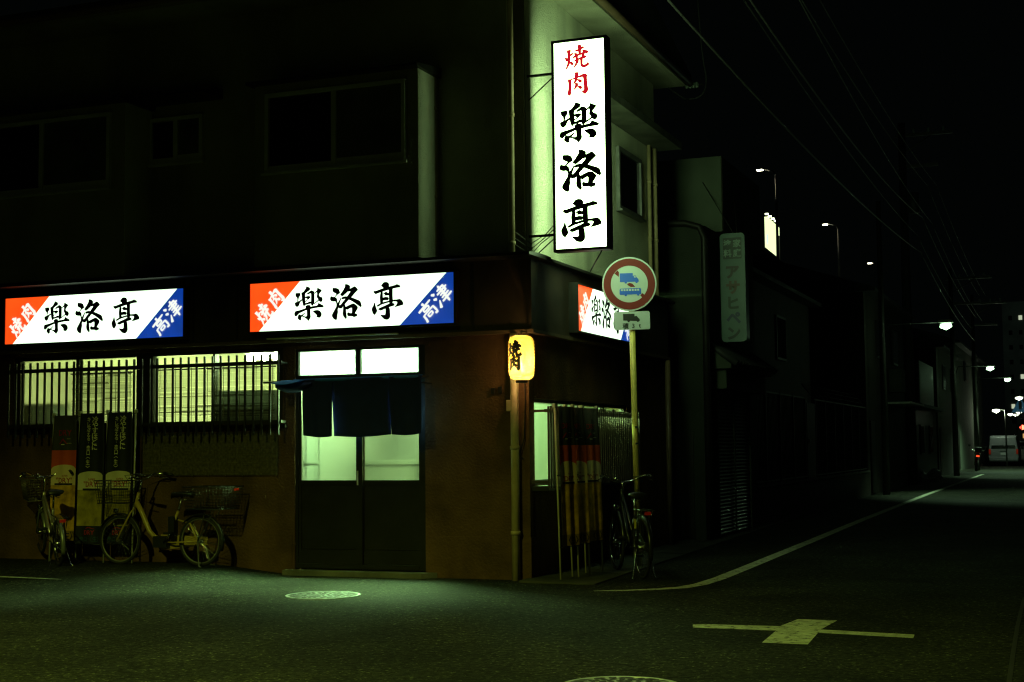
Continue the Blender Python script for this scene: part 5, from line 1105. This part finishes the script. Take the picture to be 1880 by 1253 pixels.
m = MB(); m.add([(bp0.x + .0, 76.3, bp1.z + .2), (bp1.x - .1, 79.75, bp1.z + .1), (bp1.x - .1, 79.75, bp1.z + .75), (bp0.x, 76.3, bp1.z + .8)], [(0, 1, 2, 3)]); m.build('blue_print', glow('glowing_billboard_blue', (.35, .5, 1), 1.0, False), BB)
for k in range(4):
    f_ = .15 + .25 * k; x = bp0.x + (bp1.x - bp0.x) * f_; y = 76.5 + 3.5 * f_ - .8; z = bp0.z + .1 - .1 * f_
    MB().box(x - .1, x + .1, y - .1, y + .1, z, z + .08).build('floodlight', glow('floodlight_glow', (.9, 1, .6), 5, False), BB)
m = MB(); m.box(bp0.x + .2, bp0.x + .35, 78.6, 78.8, 0, bp1.z + 1); m.box(bp1.x - .2, bp1.x - .05, 80.3, 80.5, 0, bp1.z + 1); m.build('leg', dark_metal, BB)

# utility poles with street lamps
concrete_pole = mat('concrete_pole', (.07, .066, .055), .8, var=.2)
headlight_c = (.55, 1, .55)
slm = glow('street_lamp_glass', headlight_c, 14, False)
def utility_pole(x, y, h_, label, r=.15, arm=True, lampx=None, lampz=4.6, e_=0, lab2='', boxes=True):
    T = thing('utility_pole', label, 'utility pole', (x, y, 0), 'utility poles along the side street')
    MB().tube([(x, y, 0), (x, y, h_)], [r, r * .65], 14).build('pole', concrete_pole, T)
    if arm:
        m = MB(); m.box(x - .2, x + 1.7, y - .05, y + .05, h_ - .5, h_ - .4); m.box(x - .2, x + 1.2, y - .05, y + .05, h_ - 1.6, h_ - 1.5); m.tube([(x, y, h_ - 1.1), (x + 1.0, y, h_ - .5)], .03, 6); m.build('cross_arm', galv, T)
        m = MB()
        for dx in (.4, .9, 1.4): m.lathe((x + dx, y, h_ - .4), [(.05, 0), (.06, .05), (.03, .1), (.05, .14), (0, .18)], 10)
        m.build('insulator', sign_white, T)
    if boxes: MB().lathe((x + .32, y, h_ - 3.2), [(0, 0), (.2, 0), (.2, .7), (0, .75)], 14).build('transformer', galv, T)
    if lampx is not None: street_lamp(x, y, lampx, lampz, e_, lab2, 168 if e_ > 1000 else 125)
    return T
def street_lamp(x, y, lx, z, e_, lab, cone=125):
    T = thing('street_lamp', lab, 'street lamp', (x, y, z), 'lit street lamps along the side street')
    MB().tube([(x, y, z - .5), (x + .2, y, z + .1), (lx - .2, y, z + .1)], .018, 8).build('arm', dark_metal, T)
    MB().prism([(lx - .22, z + .08), (lx + .2, z + .08), (lx + .16, z + .16), (lx - .18, z + .16)], 1, y - .12, y + .12).build('head', galv, T)
    MB().tube([(lx - .15, y, z), (lx, y, z - .03), (lx + .14, y, z + .02)], [.05, .09, .05], 10).build('lens', slm, T)
    if e_: 
        l = lamp('lamp_light', 'SPOT', (lx, y, z - .15), e_, headlight_c, T, .12, math.radians(cone), .5); l.rotation_euler = (0, -math.radians(30), 0); lamp('lamp_spill', 'POINT', (lx + .05, y, z - .2), 12, headlight_c, T, .1)
x, y = .07, 36.6
utility_pole(x, y, 12.6, 'big dark utility pole with a wide arm past the yard railings', .19)
utility_pole(.45, 26.4, 8.2, 'slim utility pole carrying the nearest bright street lamp', .10, False, 2.17, 4.62, 700, 'bright street lamp nearest the viewer on the side street', False)
utility_pole(.5, 50.2, 9.0, 'utility pole beyond the mesh board with the second street lamp', .13, True, 2.02, 4.6, 700, 'second bright street lamp above the parked motorcycle', False)
utility_pole(.6, 62.3, 9.0, 'utility pole with the third street lamp above the van', .13, True, 2.2, 4.6, 1500, 'third street lamp above the van roof', False)
for px, py, d, lab in ((1871, 731, 80, 'small lamp above the blue crossing sign'), (1829, 754, 75, 'small round lamp on a thin pole left of the van'), (1871, 757, 105, 'small lamp just under the blue crossing sign'), (1855, 761, 120, 'tiny lamp over the roof of the van'), (1865, 762, 128, 'tiny lamp between the van and the white car')):
    p = at(px, py, 1, d); T = thing('street_lamp', lab, 'street lamp', (p.x + .5, d, 0), 'lit street lamps along the side street')
    MB().tube([(p.x + .5, d, 0), (p.x + .5, d, p.z), (p.x + .1, d, p.z + .1)], .05, 6).build('pole', galv, T); MB().tube([(p.x - .22, d, p.z), (p.x, d, p.z - .04), (p.x + .2, d, p.z)], [.05, .12, .05], 8).build('lens', glow('small_lamp_glass', (.9, 1, .7), 6, False), T)
    if d == 75: lamp('lamp_light', 'POINT', (p.x + .2, d, p.z - .3), 70, (.8, 1, .65), T, .1)

# overhead wires
def wire(a, b_, sag, label, r=.01):
    a, b_ = Vector(a), Vector(b_); pts = [a.lerp(b_, i / 24) - Vector((0, 0, sag * 4 * (i / 24) * (1 - i / 24))) for i in range(25)]
    tag(MB().tube(pts, r, 5).build('overhead_wire', wire_m), label, 'wire', 'overhead wires above the side street')
for i, (x0, z0_, x1, z1_, sg, r) in enumerate(((1.2, 9.6, .9, 8.3, .5, .013), (1.7, 9.2, 1.2, 8.3, .5, .011), (1.35, 8.1, .7, 7.2, .6, .018), (2.0, 8.4, 1.0, 7.0, .5, .011), (.9, 8.9, .5, 6.6, .5, .014), (.7, 7.3, .6, 6.0, .4, .02))):
    wire((x0, -4, z0_), (x1, 36.5, z1_ + 2.0), sg, 'black overhead wire strung between poles above the side street', r); wire((x1, 36.5, z1_ + 2.0), (x1 + .1, 62, z1_ + .6), .3, 'black overhead wire strung between poles above the side street', r)
CA = thing('wire_bracket', 'cable bracket with insulators hanging from the far end of the eaves', 'cable bracket', (.35, 5.6, 6.6))
p = at(1272, 157, 1, 5.7); m = MB()
for k in range(4): m.lathe((p.x - .09 + .05 * k, 5.7, p.z), [(.02, -.04), (.035, 0), (.02, .04)], 8)
m.build('insulator', mat('dark_porcelain', (.08, .1, .08), .4, var=0), CA); MB().tube([(.3, 5.55, 6.62), (p.x - .16, 5.7, p.z), (p.x + .16, 5.7, p.z)], .01, 6).build('bracket', dark_metal, CA)
pc = [Vector(q) for q in ((.1, 5.5, 6.57), (.3, 5.6, 6.42), (p.x - .05, 5.7, p.z - .2), (p.x + .12, 5.7, p.z - .16), (p.x + .2, 5.7, p.z + .05), (p.x + .16, 5.6, p.z + .6), (p.x + .1, 5.4, p.z + 2.4))]
pcs = []
for i in range(len(pc) - 1):
    a_, b__, c__, d__ = pc[max(i - 1, 0)], pc[i], pc[i + 1], pc[min(i + 2, len(pc) - 1)]
    for k in range(6): t = k / 6; pcs.append(.5 * ((2 * b__) + (c__ - a_) * t + (2 * a_ - 5 * b__ + 4 * c__ - d__) * t * t + (3 * b__ - a_ - 3 * c__ + d__) * t ** 3))
MB().tube(pcs, .011, 6).build('cable', rubber, CA)

# ================================================================== VEHICLES AND FAR THINGS
def loft(m, secs, mi=0):
    """secs: list of (y, [(x, z)...]) with equal counts, closed cross-sections"""
    k = len(secs[0][1]); vs = []
    for y, pr_ in secs: vs += [(x, y, z) for x, z in pr_]
    fs = [(i * k + j, i * k + (j + 1) % k, (i + 1) * k + (j + 1) % k, (i + 1) * k + j) for i in range(len(secs) - 1) for j in range(k)]
    fs += [tuple(range(k))[::-1], tuple((len(secs) - 1) * k + j for j in range(k))]
    m.add(vs, fs, mi, False); return m
def car(name, label, cat, W_, L_, H_, paint, loc, az, van):
    T = local(thing(name, label, cat, (0, 0, 0))); w_ = W_ / 2
    def sec(h0, h1, tw, sh): return [(-w_ * .96, .28), (w_ * .96, .28), (w_, .55), (w_ * sh, h0), (w_ * tw, h1 - .06), (w_ * (tw - .08), h1), (-w_ * (tw - .08), h1), (-w_ * tw, h1 - .06), (-w_ * sh, h0), (-w_, .55)]
    bm_ = MB()
    if van: loft(bm_, [(0, sec(.95, H_ * .93, .84, .97)), (.12, sec(1.0, H_ * .99, .88, .99)), (L_ * .3, sec(1.0, H_, .9, 1)), (L_ * .72, sec(1.0, H_, .9, 1)), (L_ * .9, sec(1.0, 1.15, .9, 1)), (L_, sec(.8, .9, .85, .95))])
    else: loft(bm_, [(0, sec(.85, .95, .9, .97)), (.12, sec(.88, 1.02, .84, .99)), (L_ * .16, sec(.9, H_ * .97, .74, 1)), (L_ * .55, sec(.9, H_, .76, 1)), (L_ * .74, sec(.9, .98, .9, 1)), (L_, sec(.7, .78, .85, .95))])
    B = bm_.build('body', paint, T, bevel=.03)
    g_ = MB(); y = -.012
    if van: g_.add([(-w_ * .80, -.008, 1.05), (w_ * .80, -.008, 1.05), (w_ * .74, .015, H_ * .88), (-w_ * .74, .015, H_ * .88)], [(0, 1, 2, 3)])
    else: g_.add([(-w_ * .78, .13, 1.0), (w_ * .78, .13, 1.0), (w_ * .68, L_ * .135, H_ * .94), (-w_ * .68, L_ * .135, H_ * .94)], [(0, 1, 2, 3)])
    solid(g_.build('rear_window', dark_glass, T), .02)
    for s_ in (-1, 1):
        MB().box(s_ * w_ * .9 - .06, s_ * w_ * .9 + .06, -.03, .05, .72, 1.02).build('tail_light', redrefl, T)
        for yy in (L_ * .17, L_ * .8): 
            wh = MB().tube([(s_ * (w_ - .02), yy, .31), (s_ * (w_ - .2), yy, .31)], .31, 20).build('wheel', rubber, T); MB().tube([(s_ * (w_ - .015), yy, .31), (s_ * (w_ - .05), yy, .31)], .19, 14).build('rim', alu, wh)
        MB().box(s_ * (w_ + .02), s_ * (w_ + .17), L_ * .66, L_ * .7, 1.0, 1.18).build('mirror', black_plastic, T)
        MB().add([(s_ * w_ * 1.003, L_ * .25, 1.03), (s_ * w_ * 1.003, L_ * .64, 1.03), (s_ * w_ * .9, L_ * .58, H_ * .9), (s_ * w_ * .9, L_ * .28, H_ * .9)], [(0, 1, 2, 3)]).build('side_window', dark_glass, T)
    MB().box(-w_ * .95, w_ * .95, -.06, .02, .34, .55).build('bumper', paint, T, bevel=.02)
    MB().box(-.17, .17, -.02, -.005, .66, .82).build('number_plate', sign_white, T)
    MB().box(-.2, .2, -.03, -.006, .9, .93).build('handle', chrome, T)
    T.location = loc; T.rotation_euler = (0, 0, az); return T
vy = 76; vp = at(1843, 850, 1, vy)
hgt_px = (55) / 2615 * 84
car('parked_van', 'grey van parked nose away far down the street', 'van', 1.72, 4.4, 1.85, mat('van_grey', (.2, .22, .24), .3, metal=.3, var=.03), (vp.x, vy, 0), 0, True)
vp2 = at(1876, 848, 1, 86); car('parked_car', 'white car just beyond the grey van', 'car', 1.68, 3.9, 1.5, mat('car_white', (.65, .65, .6), .3, var=.02), (vp2.x + .3, 86, 0), 0, False)
# motorcycle
MC = local(thing('motorcycle', 'black motorcycle with red tail lamp parked left of the van', 'motorcycle', (0, 0, 0)))
for y in (0, 1.25):
    wl_ = MB().ring((0, y, .3), 0, .25, .05, 24, 8).build('wheel', rubber, MC); MB().ring((0, y, .3), 0, .19, .02, 20, 6).build('rim', alu, wl_)
m = MB(); m.box(-.12, .12, .25, .95, .3, .62); m.tube([(0, .9, .8), (0, 1.1, .75), (0, 1.25, .3)], .04, 8); m.build('engine', black_plastic, MC, bevel=.02)
MB().tube([(0, .65, .85), (0, .85, .92), (0, 1.05, .86)], [.1, .17, .1], 10).build('tank', blackp, MC); MB().tube([(0, -.15, .85), (0, .2, .82), (0, .62, .84)], [.08, .14, .1], 10).build('seat', black_plastic, MC)
MB().tube([(-.36, .95, 1.08), (-.2, 1.02, 1.04), (0, 1.05, 1.0), (.2, 1.02, 1.04), (.36, .95, 1.08)], .018, 8).build('handlebar', chrome, MC); MB().box(-.08, .08, -.24, -.18, .72, .8).build('tail_light', glow('tail_glow', (1, .08, .02), 1.2, False), MC); MB().box(-.16, .16, -.35, .02, .92, 1.2).build('top_box', black_plastic, MC, bevel=.03)
for s_ in (-1, 1): m = MB().tube([(s_ * .36, .98, 1.1), (s_ * .4, 1.0, 1.22)], .008, 6); m.box(s_ * .4 - .06, s_ * .4 + .06, .99, 1.01, 1.2, 1.3); m.build('mirror', chrome, MC)
MC.location = (GP(1797, 865)[0] - .05, 60.5, 0); MC.rotation_euler = (math.radians(0), math.radians(6), .1)
# trash bags by the pole
bag_m = mat('bag_plastic', (.5, .5, .46), .35, var=.3, vs=8)
for i, (dx, dy, r, lab) in enumerate(((0, 0, .28, 'pale rubbish bag on the pavement under the mesh board'), (-.42, -.3, .22, 'smaller rubbish bag leaning left of the other one'))):
    c = (.42 + dx, 41 + dy, 0); rnd = random.Random(i); vs = []; n1, n2 = 14, 9
    for j in range(n2 + 1):
        t = j / n2; rr = r * math.sin(PI * min(.96, .12 + t * .86)) ** .7; z = t * r * 1.7
        for k in range(n1): a = 2 * PI * k / n1; q_ = rr * (1 + rnd.uniform(-.14, .14)); vs.append((c[0] + q_ * math.cos(a), c[1] + q_ * math.sin(a), z))
    m = MB().add(vs, [(j * n1 + k, j * n1 + (k + 1) % n1, (j + 1) * n1 + (k + 1) % n1, (j + 1) * n1 + k) for j in range(n2) for k in range(n1)] + [tuple(range(n1))[::-1]], 0, False)
    tag(m.build('rubbish_bag', bag_m, None, c), lab, 'rubbish bag', 'rubbish bags by the utility pole')
# crossing sign and traffic light far off
p = at(1873, 742, 1, 96); CS = thing('crossing_sign', 'small blue triangular sign lit among the far lamps', 'road sign', (p.x, 96, 0))
MB().flat([(-.6, -.6), (.6, -.6), (.0, .5)], lambda u, v: (p.x + u, 96, p.z + v)).build('triangle', glow('blue_sign_glow', (.05, .3, .5), .12, False), CS)
MB().flat([(-.1, -.4), (.1, -.4), (.12, .1), (0, .3), (-.12, .1)], lambda u, v: (p.x + u, 95.97, p.z + v)).build('walker_symbol', sign_white, CS); MB().tube([(p.x, 96.1, 0), (p.x, 96.1, p.z)], .05, 8).build('post', galv, CS)
p = at(1877, 785, 1, 112); TL = thing('traffic_light', 'tiny red traffic light at the right edge of the picture', 'traffic light', (p.x, 112, 0))
MB().box(p.x - .3, p.x + .9, 112.02, 112.2, p.z - .25, p.z + .25).build('housing', dark_metal, TL); MB().lathe((0, 0, 0), [(0, 0), (.2, 0)], 4)
MB().flat(circ(0, 0, .2), lambda u, v: (p.x + u, 112.0, p.z + v)).build('red_lens', glow('red_lens_glow', (1, .12, .06), 6, False), TL); MB().tube([(p.x + 1.0, 112.1, 0), (p.x + 1.0, 112.1, p.z), (p.x + .8, 112.1, p.z)], .08, 8).build('post', galv, TL)
# apartment block closing the street
pa = at(1842, 640, 1, 190); pb2 = at(1842, 555, 1, 190)
AB = thing('apartment_block', 'dim grey block of flats closing the far end of the street', 'building', (20, 190, 0))
MB().box(pa.x, pa.x + 30, 190, 200, 0, pb2.z).build('wall', mat('far_concrete', (.3, .3, .28), .9, var=.2, vs=.4, emit=(.55, .7, .6), es=.0), AB)
lamp('added_fill_light', 'POINT', (pa.x + 9, 172, pb2.z - 1), 170, (.6, 1, .75), AB, .3)  # fill lamp without a fixture, added to brighten the block's wall
rnd = random.Random(4); wins = [glow('window_glow_a', (1, .6, .2), .6, False), glow('window_glow_b', (.9, 1, .7), .5, False), dark_glass]
for r_ in range(9):
    for c_ in range(7):
        q_ = rnd.random(); 
        MB().box(pa.x + .8 + c_ * 1.3, pa.x + 1.25 + c_ * 1.3, 189.95, 189.99, 2 + r_ * 2.0, 2.6 + r_ * 2.0).build('window', wins[0] if q_ < .14 else (wins[1] if q_ < .22 else dark_glass), AB)

# the lamp across the junction whose light falls on the crossing
LJ = thing('street_lamp', 'street lamp across the junction behind the viewer', 'street lamp', (-1.5, -12.5, 0))
MB().tube([(-2.6, -12.5, 0), (-2.6, -12.5, 8.0), (-1.6, -12.5, 8.2)], .06, 8).build('pole', galv, LJ); MB().box(-1.8, -1.1, -12.65, -12.35, 8.1, 8.22).build('head', galv, LJ)
lamp('lamp_light', 'SPOT', (-1.45, -12.5, 8.0), STREET_W, (.76, 1, .12), LJ, .12, math.radians(140), .7)
